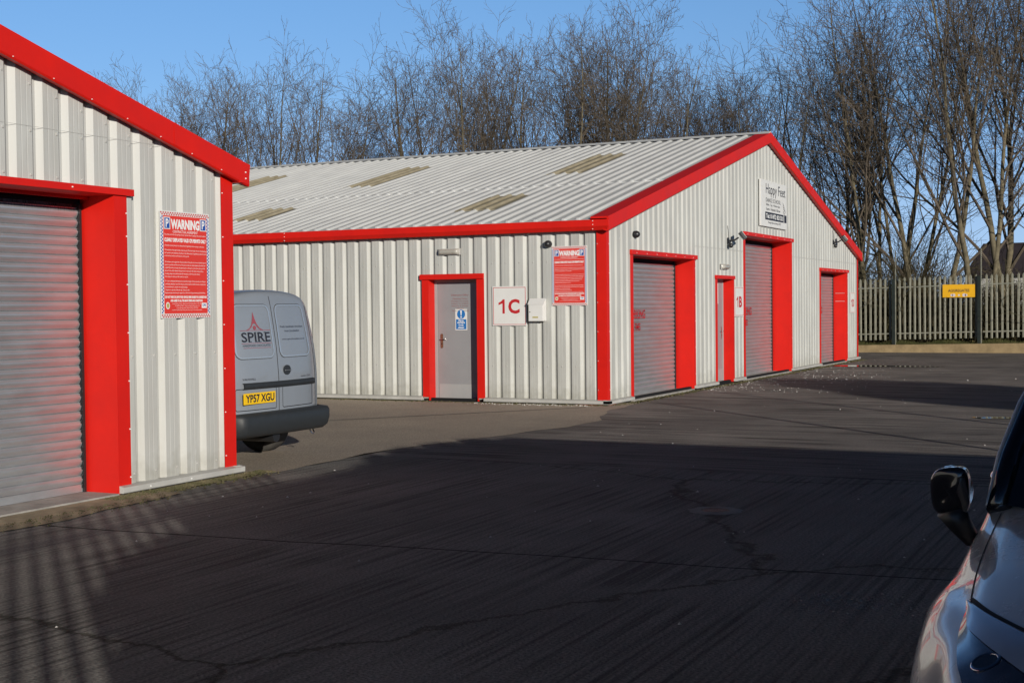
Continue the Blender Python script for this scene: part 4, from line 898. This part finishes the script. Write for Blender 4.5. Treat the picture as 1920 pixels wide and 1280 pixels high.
for sx in (-1, 1):
    for yy in (0.80, 3.35): wheel('wheel', sx*0.735, yy, 0.31, 0.19, van)
    mb = MB(); P = []
    for i in range(8):
        yy = 1.95+i*1.25/7; z1_ = 1.58 if i < 4 else 1.58-(i-3)*0.12; P.append([(sx*(0.838-0.0), yy, 1.06), (sx*(0.80), yy, 1.06+(z1_-1.06)*0.55), (sx*(0.742+0.06*(1.58-z1_)), yy, z1_)])
    mb.grid(P); mb.build('side_window', GLASS, van, smooth=True)
mb = MB(); mb.grid([[(-0.62, 2.78, 1.70), (0, 2.72, 1.76), (0.62, 2.78, 1.70)], [(-0.70, 3.34, 1.23), (0, 3.32, 1.30), (0.70, 3.34, 1.23)]]); mb.build('windscreen', GLASS, van)

# ---------------------------------------------------------------- the pale car at the right edge, front towards the viewer
CY = -0.305
car = thing('parked_car', 'pale silver car with black mirror at the right edge, front towards the viewer', 'car', (4.9, CY, 0))
#        X     hw    zsill  z_mid zsh  zhood_edge zcentre
ST = np.array([(2.86, 0.50, 0.30, 0.42, 0.55, 0.60, 0.62), (2.90, 0.62, 0.24, 0.44, 0.60, 0.66, 0.69), (3.02, 0.75, 0.22, 0.47, 0.67, 0.73, 0.77),
               (3.25, 0.84, 0.20, 0.50, 0.72, 0.785, 0.83), (3.55, 0.90, 0.20, 0.56, 0.75, 0.82, 0.875), (3.85, 0.93, 0.20, 0.60, 0.775, 0.85, 0.905),
               (4.15, 0.945, 0.20, 0.62, 0.80, 0.875, 0.93), (4.45, 0.945, 0.20, 0.62, 0.84, 0.905, 0.955), (4.75, 0.94, 0.20, 0.62, 0.885, 0.94, 0.975), (5.2, 0.945, 0.20, 0.62, 0.955, 1.0, 1.01),
               (5.9, 0.945, 0.20, 0.62, 0.985, 1.02, 1.03), (6.5, 0.93, 0.22, 0.62, 0.98, 1.02, 1.03), (6.95, 0.84, 0.30, 0.60, 0.90, 0.96, 0.97), (7.12, 0.72, 0.36, 0.60, 0.86, 0.92, 0.94)])
def car_sec(x):
    i = np.interp(x, ST[:, 0], np.arange(len(ST))); s_ = crom(ST, i); _, hw, zs, zm, zsh, ze, zc = s_
    return np.array([(hw*0.80, zs), (hw*0.95, zs+0.03), (hw*0.985, (zs+zm)/2), (hw, zm), (hw*0.985, zm+(zsh-zm)*0.55), (hw*0.945, zsh), (hw*0.885, zsh+(ze-zsh)*0.55), (hw*0.80, ze), (hw*0.60, ze+(zc-ze)*0.45), (hw*0.30, ze+(zc-ze)*0.86), (0.0, zc)])
def car_pt(x, t, off=0.0):
    p = crom(car_sec(x), t*10); q = crom(car_sec(x), min(1, t+0.01)*10); r_0 = crom(car_sec(x+0.02), t*10)
    P0 = Vector((x, p[0], p[1])); du = Vector((x, q[0], q[1]))-P0; dv = Vector((x+0.02, r_0[0], r_0[1]))-P0
    n = dv.cross(du)
    if n.length < 1e-9: n = Vector((0, 0, 1))
    n.normalize()
    if n.z < -0.2 or n.y < -0.3: n = -n
    return P0+n*off
def put(P, side=1): return (P.x-4.9, P.y*side, P.z)
for side in (1, -1):
    mb = MB(); xs = [2.86, 2.875, 2.9, 2.95, 3.0]+list(np.arange(3.08, 7.0, 0.06))+[7.0, 7.06, 7.12]
    rows = []
    for x in xs:
        row = []
        for k in range(61):
            P0 = car_pt(x, k/60)
            # flared wheel arch over the front and rear wheels
            for wx in (3.83, 6.35):
                d = math.hypot(x-wx, P0.z-0.33)
                if P0.z < 0.8: P0.y += 0.035*math.exp(-((d-0.40)/0.10)**2)
            row.append(P0)
        rows.append(row)
    # leave the wheel openings out
    n0 = 0
    for r_ in rows: mb.v += [put(p, side) for p in r_]
    for i in range(len(rows)-1):
        for j in range(60):
            c_ = (rows[i][j]+rows[i+1][j+1])/2
            if any(math.hypot(c_.x-wx, c_.z-0.32) < 0.355 and c_.z < 0.70 for wx in (3.83, 6.35)) and j < 34: continue
            mb.f.append((i*61+j, i*61+j+1, (i+1)*61+j+1, (i+1)*61+j))
    mb.build('body_side', PAINTC, car, smooth=True)
    for wx in (3.83, 6.35): wheel('wheel', wx-4.9, side*0.80, 0.325, 0.215, car, 'y')
    mb = MB()
    for wx in (3.83, 6.35): mb = MB(); mb.box(wx-4.9-0.38, wx-4.9+0.38, side*0.45-0.02, side*0.45+0.02, 0.1, 0.75); mb.build('arch_liner', BLACK, car)
    # panel gaps
    def gap(pts, w=0.008, off=0.0015, m=SEAM, name='panel_gap'):
        mb = MB(); P = []
        for i, (x, t) in enumerate(pts):
            a = car_pt(*pts[max(i-1, 0)]); b = car_pt(*pts[min(i+1, len(pts)-1)]); c0 = car_pt(x, t, off); nrm = (car_pt(x, t, 0.01)-car_pt(x, t, 0)).normalized()
            s_ = (b-a).cross(nrm).normalized()*w/2; P.append([put(c0-s_, side), put(c0+s_, side)])
        mb.grid(P); return mb.build(name, m, car)
    gap([(3.72+0.95*k/16, 0.62-0.02*k/16) for k in range(17)], 0.004)                                        # bonnet to wing
    gap([(3.72-0.77*(k/20), 0.62+0.27*(k/20)**0.9) for k in range(21)], 0.013)                        # bonnet front edge over the lamp
    gap([(3.72-0.70*k/12, 0.62-0.08*(k/12)) for k in range(13)], 0.010)                               # wing behind the lamp
    gap([(4.80+0.02*math.sin(k*0.4), 0.12+0.42*k/12) for k in range(13)])                             # front door gap
    # headlamp
    mb = MB(); P = []
    for i in range(27):
        u = i/26; x = 3.705-0.745*u; tu = 0.62+0.262*u**0.9-0.006; tl = 0.62-0.075*u+0.006-0.10*math.sin(math.pi*u)*0.25
        P.append([put(car_pt(x, tl+(tu-tl)*j/10, 0.004+0.006*math.sin(math.pi*j/10)*min(1, u*5)), side) for j in range(11)])
    LENS = bpy.data.materials.get('headlamp_lens') or mat('headlamp_lens', (0.10, 0.13, 0.20), 0.08, 0.3, 0.6, coat=1.0, var=0.5, vscale=14, col2=(0.02, 0.03, 0.06))
    mb.grid(P); hl = mb.build('headlight', LENS, car, smooth=True)
    mb = MB(); P = []
    for i in range(25):
        u = 0.04+0.94*i/24; x = 3.705-0.745*u; tu = 0.62+0.262*u**0.9-0.012; P.append([put(car_pt(x, tu-0.085*min(1, u*3)*k/3, 0.012+0.003*math.sin(k)), side) for k in range(4)])
    mb.grid(P); mb.build('sky_glint_eyebrow', bpy.data.materials.get('painted_sky_glint') or mat('painted_sky_glint', (0.45, 0.55, 0.72), 0.15, 0.2, 0.6, coat=1.0), hl, smooth=True)  # sky reflection along the lamp top, painted as a pale blue strip
    for x, t, rr_ in ((3.22, 0.66, 0.036),):
        mb = MB()
        c0 = car_pt(x, t, 0.010); nrm = (car_pt(x, t, 0.01)-car_pt(x, t, 0)).normalized()
        a_ = nrm.orthogonal().normalized(); b_ = nrm.cross(a_); ring = []
        for q, o in ((1.0, 0.0), (0.86, 0.004), (0.8, 0.0)): ring.append([put(c0+nrm*o+(a_*math.cos(k*math.pi/12)+b_*math.sin(k*math.pi/12))*rr_*q, side) for k in range(25)])
        mb.grid(ring); mb.build('lamp_ring', CHR, hl, smooth=True)
        mb = MB(); mb.poly([put(c0+nrm*0.002+(a_*math.cos(k*math.pi/12)+b_*math.sin(k*math.pi/12))*rr_*0.8, side) for k in range(24)]); mb.build('lamp_bowl', GLOSSB, hl)
    # door handle
    mb = MB(); h0 = car_pt(5.45, 0.47, 0.0); mb.ell((h0.x-4.9, side*(h0.y+0.03), h0.z), 0.10, 0.022, 0.022); mb.build('door_handle', CHR, car, smooth=True)
    # mirror
    e = bpy.data.objects.new('door_mirror', None); C.objects.link(e); e.parent = car
    mx, my, mz = 4.72-4.9, side*(0.965+0.02), 0.965
    mb = MB(); P = []
    for i in range(15):
        t = math.pi*i/14
        row = []
        for k in range(25):
            a = 2*math.pi*k/24; ce, se = math.cos(a), math.sin(a)
            sup = lambda v, pw: math.copysign(abs(v)**pw, v)
            yy = sup(ce, 0.58)*0.066; zz = sup(se, 0.62)*0.086
            fr = math.sin(t)**0.6 if 0 < t < math.pi else 0
            if i > 7: fr = max(fr, 0.96) if i < 14 else 0.9
            dx = -0.11*math.cos(t*0.5)+(0.09-zz*fr)*0.38
            row.append((mx+dx+0.02*ce, my+side*(yy*fr+0.012), mz+zz*fr*(1-0.10*ce)-0.01*ce))
        P.append(row)
    mb.grid(P); mb.v = list(mb.v); mb.build('mirror_cap', GLOSSB, e, smooth=True)
    mb = MB(); mb.prism([(mx+0.002, my+side*(0.07*math.cos(k*math.pi/10)+0.012), mz+0.085*math.sin(k*math.pi/10)) for k in range(20)], (0.004, 0, 0)); mb.build('mirror_glass', CHR, e)
    mb = MB(); mb.tube([(mx-0.03, my+side*0.012, mz-0.06), (mx-0.01, my-side*0.015, mz-0.11), (mx+0.03, my-side*0.05, mz-0.17)], [0.050, 0.040, 0.028], 12); mb.build('mirror_stalk', BLACK, e, smooth=True)
# greenhouse
def gh(x, f):      # half width and height of the cabin at fraction f of its height
    return None
cab = [  # X front edge at level, rear, half width front, half width mid, z
    (4.44, 6.95, 0.845, 0.90, 0.93), (4.64, 6.90, 0.83, 0.87, 1.06), (4.90, 6.80, 0.79, 0.82, 1.22), (5.20, 6.62, 0.73, 0.75, 1.37), (5.44, 6.40, 0.66, 0.67, 1.47)]
def ring(xf, xr, hf, hm, z, n=10):
    pts = []
    for k in range(n+1):
        v = k/n; pts.append((xf+0.26*(v**2.6)*(1 if z < 1.4 else 0.7), hf*v*1.0+0.0, z))     # curved windscreen edge to the A pillar
    for k in range(1, n+1):
        v = k/n; pts.append((pts[n][0]+(xr-0.15-pts[n][0])*v, hf+(hm-hf)*math.sin(math.pi*min(1, v*1.6)/2)-(0.06*max(0, v-0.7)), z))
    for k in range(1, 6):
        v = k/5; pts.append((xr-0.15+0.15*v, (hm-0.02)*(1-v**2), z))
    return pts
rg = [ring(*c) for c in cab]
nwin = 11
mb = MB(); P = [[(x-4.9, y, z) for x, y, z in r_[:nwin]] for r_ in rg]; P2 = [[(x, -y, z) for x, y, z in r_[::-1]] for r_ in P]
mb.grid([a+b[1:] for a, b in zip(P2, P)]); mb.build('windscreen', GLASS, car, smooth=True)
for side in (1, -1):
    mb = MB(); mb.grid([[(x-4.9, y*side, z) for x, y, z in r_[nwin-1:]] for r_ in rg]); mb.build('side_window', GLASS, car, smooth=True)
    mb = MB(); pp = [Vector((r_[nwin-1][0]-4.9, r_[nwin-1][1]*side, r_[nwin-1][2])) for r_ in rg]; pp[0].z -= 0.02; mb.tube(pp, [0.040, 0.036, 0.034, 0.034, 0.034], 12); mb.build('roof_pillar', GLOSSB, car, smooth=True)
    mb = MB(); mb.tube([Vector((p_.x-0.0, p_.y+side*0.034, p_.z+0.012)) for p_ in pp], 0.010, 8); mb.build('pillar_trim', PAINTC, car, smooth=True)
mb = MB(); top = rg[-1]; rr_ = []
for s_ in (1.0, 0.97, 0.85, 0.6, 0.3, 0.0): rr_.append([(5.9+(x-5.9)*s_-4.9, y*s_, 1.46+0.055*(1-s_**2)) for x, y, z in top])
for a in list(rr_): pass
mb.grid([[ (x, -y, z) for x, y, z in r_[::-1]]+r_[1:] for r_ in rr_]); mb.build('roof', PAINTC, car, smooth=True)
mb = MB(); mb.box(2.93-4.9, 2.97-4.9, -0.42, 0.42, 0.30, 0.60); mb.build('front_grille', BLACK, car)
mb = MB(); mb.box(2.95-4.9, 7.05-4.9, -0.68, 0.68, 0.18, 0.26); mb.build('underbody', BLACK, car)

# ---------------------------------------------------------------- bare winter trees
def rvec(r, a=1.0): return Vector((r.uniform(-a, a), r.uniform(-a, a), r.uniform(-a, a)))
def tree_proto(seed, H, stems, spread=0.36, dens=1.0, tr=0.15, low=0.17):
    r = random.Random(seed); trunk = MB(); crown = MB()
    def grow(p, d, L_, rad, lvl):
        n = {0: 14, 1: 8, 2: 5, 3: 3, 4: 2}[lvl]; pts = [p.copy()]; rads = [rad]; d = d.normalized()
        jit = {0: 0.07, 1: 0.13, 2: 0.20, 3: 0.25, 4: 0.2}[lvl]; up = {0: 0.05, 1: 0.085, 2: 0.08, 3: 0.06, 4: 0.02}[lvl]
        kids = []
        for i in range(n):
            d = (d+rvec(r, jit)+Vector((0, 0, up))).normalized(); p = p+d*(L_/n); pts.append(p.copy())
            f = (i+1)/n; rr = rad*(1-f*0.9) if lvl < 3 else rad*(1-f*0.5); rads.append(max(rr, 0.0045)); kids.append((p.copy(), d.copy(), f, rr))
        (trunk if lvl == 0 else crown).tube(pts, rads, {0: 8, 1: 5, 2: 4, 3: 3, 4: 3}[lvl], cap=False)
        if lvl == 4: return
        cnt = {0: 16, 1: 13, 2: 7, 3: 3}[lvl]; cnt = max(2, int(cnt*dens*(min(1.3, L_/({0: H, 1: H*0.42, 2: 1.7, 3: 0.75}[lvl])))))
        for k in range(cnt):
            f = {0: low, 1: 0.18, 2: 0.12, 3: 0.2}[lvl]; f = f+(1-f)*((k+r.random())/cnt)
            j = min(n-1, int(f*n)); u = f*n-j; a, da, fa, ra = kids[j]; p0 = pts[j]+(pts[j+1]-pts[j])*min(1, u)
            side = da.cross(rvec(r)).normalized(); ang = r.uniform(0.30, 0.62) if lvl == 0 else r.uniform(0.45, 1.0)
            dd = da*math.cos(ang)+side*math.sin(ang)
            if lvl == 0: Lc = H*((1-f)*0.80+0.13)*(spread/0.4)*r.uniform(0.62, 1.05); rc = min(ra*0.62, 0.012+Lc*0.0068)
            elif lvl == 1: Lc = min(2.9, L_*0.46*(1.15-f*0.5))*r.uniform(0.55, 1.2); rc = min(ra*0.65, 0.006+Lc*0.006)
            elif lvl == 2: Lc = L_*0.5*(1.15-f*0.6)*r.uniform(0.6, 1.2); rc = 0.0075
            else: Lc = L_*0.5*r.uniform(0.5, 1.1); rc = 0.0055
            grow(p0, dd, Lc, rc, lvl+1)
    for s_ in range(stems):
        a = 2*math.pi*(s_+r.random()*0.5)/stems; lean = 0.0 if stems == 1 else r.uniform(0.10, 0.26)
        d0 = Vector((math.cos(a)*lean+r.uniform(-.03, .03), math.sin(a)*lean+r.uniform(-.03, .03), 1))
        grow(Vector((math.cos(a), math.sin(a), 0))*(0.0 if stems == 1 else 0.18)+Vector((0, 0, -0.1)), d0, H*r.uniform(0.86, 1.0), tr*(1 if stems == 1 else 0.72)*r.uniform(0.85, 1.1), 0)
    return trunk, crown
PROTO = []
for sd, H, st, sp_, de, tr_ in ((1, 12.6, 1, 0.40, 1.0, 0.14), (2, 12.2, 2, 0.36, 0.8, 0.13), (3, 13.4, 1, 0.36, 1.0, 0.155), (4, 11.6, 3, 0.34, 0.68, 0.12), (5, 12.8, 2, 0.40, 0.8, 0.14), (6, 12.0, 1, 0.44, 0.95, 0.13)):
    t_, c_ = tree_proto(sd, H, st, sp_, de, tr_)
    mt = bpy.data.meshes.new('trunk'); mt.from_pydata(t_.v, [], t_.f); mt.materials.append(BARK); mt.shade_smooth() if hasattr(mt, 'shade_smooth') else None
    mc = bpy.data.meshes.new('crown'); mc.from_pydata(c_.v, [], c_.f); mc.materials.append(TWIG)
    PROTO.append((mt, mc, H))
# (photo x, X distance line, height, prototype) front row first, from left to right
def at_px(px, X):
    a = YAW-math.atan((px-960)/F_PX); return X*math.tan(a)
ROW = [(225, 50, 11.9, 5), (330, 48, 11.9, 0), (405, 51, 12.8, 2), (490, 48, 12.2, 1), (560, 50, 12.6, 4), (635, 48, 11.2, 3),
       (700, 51, 10.4, 5), (790, 48, 11.8, 2), (850, 51, 12.8, 1), (905, 48, 13.2, 4), (985, 50, 12.2, 0), (1050, 48, 12.4, 3),
       (1105, 51, 13.2, 2), (1165, 48, 12.8, 5), (1225, 50, 12.0, 1), (1300, 48, 10.2, 0), (1350, 51, 10.2, 5), (1410, 49, 10.4, 4),
       (1460, 48, 10.8, 3), (1540, 50, 11.2, 1), (1600, 49, 11.6, 2), (1655, 48, 12.6, 3), (1700, 51, 12.2, 1), (1745, 47.6, 13.4, 4),
       (1838, 47.4, 14.6, 1), (1880, 52, 13.6, 2), (1915, 47.6, 15.0, 4), (1965, 49, 14.5, 0), (2030, 48, 14.0, 5)]
ORD = ['leftmost', 'second', 'third', 'fourth', 'fifth', 'sixth', 'seventh', 'eighth', 'ninth', 'tenth', 'eleventh', 'twelfth', 'thirteenth', 'fourteenth', 'fifteenth', 'sixteenth', 'seventeenth', 'eighteenth', 'nineteenth', 'twentieth']
def tree_label(i, px):
    if px < 1440: return 'bare tree rising behind the long pale roof, %s of that skyline row from the left' % ORD[i if i < 20 else 19] if i < 20 else 'bare tree rising behind the pale roof, %s from the gable peak leftwards' % ORD[max(0, 24-i)].replace('leftmost', 'nearest')
    j = sum(1 for p in ROW if 1440 <= p[0] < px)
    return 'tall bare tree right of the gable peak behind the palisade fence, %s from left' % ORD[j].replace('leftmost', 'first')
def place_tree(px, X, H, k, label, group, rot):
    y = at_px(px, X); mt, mc, H0 = PROTO[k]; e = thing('bare_tree', label, 'tree', (X, y, 0.2), rot, group); sc = H/H0*0.99
    e.scale = (sc, sc, sc)
    for nm, me in (('trunk', mt), ('crown', mc)):
        o = bpy.data.objects.new(nm, me); C.objects.link(o); o.parent = e
    return e
rt = random.Random(11)
for i, (px, X, H, k) in enumerate(ROW): place_tree(px, X, H, k, tree_label(i, px), 'bare trees in the nearer row along the fence', rt.uniform(0, 6.28))
for i in range(9):
    px = 250+i*165+rt.uniform(-40, 40); X = rt.uniform(55, 62)
    Hh = float(np.interp(px, (180, 400, 700, 900, 1150, 1350, 1600, 1800, 2000), (13, 14, 11.5, 14, 14, 11.5, 12.5, 15, 15)))*rt.uniform(0.8, 0.92)
    place_tree(px, X, Hh, rt.randrange(6), 'bare tree of the farther row, seen only between the nearer trees', 'bare trees of the farther row seen through the nearer ones', rt.uniform(0, 6.28))
# twiggy undergrowth along the fence
def thicket(name, n, xr, yr, hmax, seed, m, label, dens_leaf=0):
    r = random.Random(seed); s = MB()
    for i in range(n):
        x = r.uniform(*xr); y = r.uniform(*yr); hh = r.uniform(0.4, 1.0)*hmax(y)*(0.6+0.4*math.sin(y*1.1+seed)**2); p = Vector((x, y, 0.15)); d = Vector((r.uniform(-.5, .5), r.uniform(-.5, .5), 1)); pts = [p.copy()]; ns = 5
        for k in range(ns):
            d = (d+rvec(r, 0.35)+Vector((0, 0, 0.05 if k < 3 else -0.15))).normalized(); p = p+d*hh/ns; pts.append(p.copy())
            if k > 0:
                for q in range(2):
                    dd = (d+rvec(r, 0.9)).normalized(); s.tube([p, p+dd*r.uniform(.15, .4)*hh*0.5], [0.007, 0.005], 3, cap=False)
        s.tube(pts, [0.013, 0.012, 0.010, 0.009, 0.007, 0.005], 3, cap=False)
    o = s.build(name, m, None, kind='stuff'); return o
BRAM = mat('bramble_stem', (0.10, 0.075, 0.045), 0.9, 0, 0.15, var=0.5, vscale=1.0, col2=(0.05, 0.05, 0.025))
o = thicket('undergrowth', 5200, (45.2, 50.5), (-8, 50), lambda y: 2.5+1.4*math.exp(-((y-8.8)/2.2)**2)+0.8*math.sin(y*0.7), 5, BRAM, '')
o = thicket('thorn_scrub', 1500, (46.5, 53.0), (4.2, 12.0), lambda y: 2.9+2.6*math.exp(-((y-9.2)/2.3)**2), 8, BRAM, '')
LEAF = mat('dry_leaf', (0.12, 0.085, 0.035), 0.85, 0, 0.2, var=0.6, vscale=2.0, col2=(0.05, 0.055, 0.02))
s = MB(); r = random.Random(9)
for i in range(26000):
    y = r.uniform(-8, 22) if i % 3 else r.uniform(22, 48); x = r.uniform(45.0, 50.5); hm = 0.55+1.9*math.exp(-((y-9.0)/2.0)**2)*r.random(); z = 0.25+zf(max(-8, min(y, 12)))*0.6+abs(r.gauss(0, 0.5))*hm
    a = r.uniform(0.02, 0.045); u = rvec(r).normalized()*a; v = u.cross(rvec(r)).normalized()*a*0.6; c = Vector((x, y, z)); s.quad(c-u, c-v, c+u, c+v)
s.build('leaf_litter', LEAF, None, kind='stuff')
GRS = mat('winter_grass', (0.10, 0.095, 0.035), 0.9, 0, 0.2, var=0.6, vscale=3, col2=(0.05, 0.06, 0.02))
s = MB(); r = random.Random(10)
for i in range(16000):
    y = r.uniform(-4, 14); x = 44.68+abs(r.gauss(0, 0.35)); b = Vector((x, y, 0.18+zf(max(-8, min(y, 12)))*0.6)); hh = r.uniform(0.05, 0.22)*(0.6+0.6*math.sin(y*2.1)**2); t = Vector((r.uniform(-.1, .1), r.uniform(-.12, .12), hh)); w_ = Vector((0, 0.006, 0)); s.poly([b-w_, b+w_, b+t])
s.build('verge_grass', GRS, None, kind='stuff')
# grit, moss and litter at the foot of the walls
GRIT = mat('grit_and_moss', (0.16, 0.13, 0.08), 0.95, 0, 0.15, var=0.7, vscale=5, col2=(0.05, 0.06, 0.02))
def grit(name, n, posf, m, a0, a1, seed):
    s = MB(); r = random.Random(seed)
    for i in range(n):
        x, y = posf(r); a = r.uniform(a0, a1)*(1 if r.random() < 0.9 else 1.8); k = r.randrange(3, 6); ph = r.random()*6
        ring = [(x+a*math.cos(ph+6.28*j/k)*r.uniform(.6, 1.2), y+a*math.sin(ph+6.28*j/k)*r.uniform(.6, 1.2), 0.004) for j in range(k)]
        t = (x, y, 0.006+a*r.uniform(0.4, 0.9))
        for j in range(k): s.poly([ring[j], ring[(j+1) % k], t])
    return s.build(name, m, None, kind='stuff')
def posA(r): return (r.uniform(8.6, 10.8), G-0.08-abs(r.gauss(0, 0.11))+0.03) if r.random() < 0.8 else (r.uniform(5.5, 9), G-0.33-abs(r.gauss(0, 0.12)))
grit('wall_foot_moss', 3800, posA, GRIT, 0.004, 0.016, 3)
def posB(r): return (XB-0.06-abs(r.gauss(0, 0.07)), r.uniform(8.2, 24)) if r.random() < 0.45 else (r.uniform(XB, XB+W), G-0.08-abs(r.gauss(0, 0.10)))
grit('wall_foot_grit', 5200, posB, GRIT, 0.005, 0.018, 4)
def posC(r):
    if r.random() < 0.22: return (XB-0.10-abs(r.gauss(0, 0.12)), r.uniform(8.4, 10.6))
    if r.random() < 0.7: return (24+abs(r.gauss(0, 4.5)), G-0.15-abs(r.gauss(0, 1.1)))
    return (r.uniform(5, 36), r.uniform(-1, 7.8))
grit('pale_stone_chips', 620, posC, mat('pale_stone', (0.55, 0.53, 0.5), 0.9), 0.006, 0.016, 5)

# ---------------------------------------------------------------- unseen shadow casters behind the viewer, shaped to the shadows on the yard
r_ = thing('palisade_fence', 'palisade fence on a low wall behind the viewer, thick with ivy', 'fence', (-2, -2.05, 0))
mb = MB(); mb.box(-11, 3.3, -0.12, 0.12, -0.02, 0.62); mb.build('dwarf_wall', CONC, r_)
mb = MB()
x = -11.0
while x < 3.25: mb.box(x-0.036, x+0.036, -0.012, 0.006, 0.62, 3.02); x += 0.185
mb.build('pales', GALV, r_, kind='stuff')
for z in (0.95, 2.7):
    mb = MB(); mb.box(-11, 3.3, 0.006, 0.045, z, z+0.045); mb.build('rail', GALV, r_)
IVY = mat('ivy_leaf', (0.04, 0.06, 0.02), 0.6, 0, 0.3, var=0.5, vscale=4, col2=(0.02, 0.035, 0.012))
s = MB(); r = random.Random(21)
prof = [(-1.42, 0.0), (-1.38, 2.2), (-1.1, 2.50), (-0.3, 2.58), (0.2, 2.62), (0.9, 2.6), (1.25, 2.35), (1.75, 2.25), (2.2, 2.4), (2.5, 2.92), (3.2, 3.02), (3.9, 3.03), (4.5, 2.98), (5.3, 2.94), (5.5, 2.86), (5.62, 2.6), (5.62, 0)]
def htop(x): return float(np.interp(x, [p[0] for p in prof], [p[1] for p in prof])) + 0.03*math.sin(x*9)+0.02*math.sin(x*23)
for i in range(52000):
    x = r.uniform(-1.42, 5.62); z = r.uniform(0.0, 1.0)**0.8*htop(x); yv = r.uniform(-2.45, -2.1); a = r.uniform(0.03, 0.06)
    u = rvec(r).normalized()*a; v = u.cross(rvec(r)).normalized()*a; c = Vector((x, yv, z)); s.quad(c-u, c-v, c+u, c+v)
xs = np.arange(-1.40, 5.6, 0.1)
s.grid([[(x, -2.3, 0) for x in xs], [(x, -2.3, htop(x)-0.03) for x in xs]])
o = s.build('ivy_mass', IVY, None, kind='stuff')
# unseen flat-roofed cabin, added so its long eave throws the straight shadow edge
cb = thing('shadow_cabin', 'low flat roofed grey cabin, unseen right of the viewer, added for its shadow', 'building', (3, -6, 0))
mb = MB(); mb.box(-3.6, 2.55, -7.0, 3.6, 0, 2.82); mb.build('wall', CLADA, cb)
mb = MB(); mb.box(-3.7, 2.66, -7.1, 3.7, 2.82, 2.93); mb.build('roof', FLASH, cb)
# unseen rounded evergreen, added so its crown throws the far pool of shade
def evergreen(name, label, x0, y0, zc, rx, ry, rz, seed, n=26000):
    e = thing(name, label, 'tree', (x0, y0, 0)); r = random.Random(seed); s = MB()
    for i in range(n):
        d = rvec(r).normalized(); q = r.random()**0.33*(1+0.12*math.sin(5*d.x+3*d.z)+0.08*math.sin(9*d.y)); c = Vector((d.x*rx*q, d.y*ry*q, zc+d.z*rz*q)); a = r.uniform(0.06, 0.12)
        u = rvec(r).normalized()*a; v = u.cross(rvec(r)).normalized()*a; s.quad(c-u, c-v, c+u, c+v)
    s.build('crown', IVY, e); t = MB(); t.tube([(0, 0, 0), (0.05, 0.03, zc*0.6), (0, 0, zc)], [0.16, 0.13, 0.08], 10); t.build('trunk', BARK, e)
evergreen('shadow_evergreen', 'rounded evergreen tree, unseen far behind the viewer, added for its shadow', 0.3, -23.0, 7.85, 2.1, 2.0, 1.1, 31)
for k, (x, y) in enumerate(((9.95, -4.0), (12.95, -4.0), (16.3, -4.0))):  # unseen plain posts, set where the thin yard shadows lead back to
    p_ = thing('steel_column', 'slim grey steel column standing out of view beside the yard', 'column', (x, y, 0), 0, 'slim steel columns beside the yard')
    mb = MB(); mb.tube([(0, 0, 0), (0, 0, 3.55)], [0.045, 0.035], 10); mb.build('shaft', GALV, p_); mb = MB(); mb.tube([(0, 0, 0), (0, 0, 0.5)], [0.07, 0.065], 10); mb.build('base', GALV, p_)
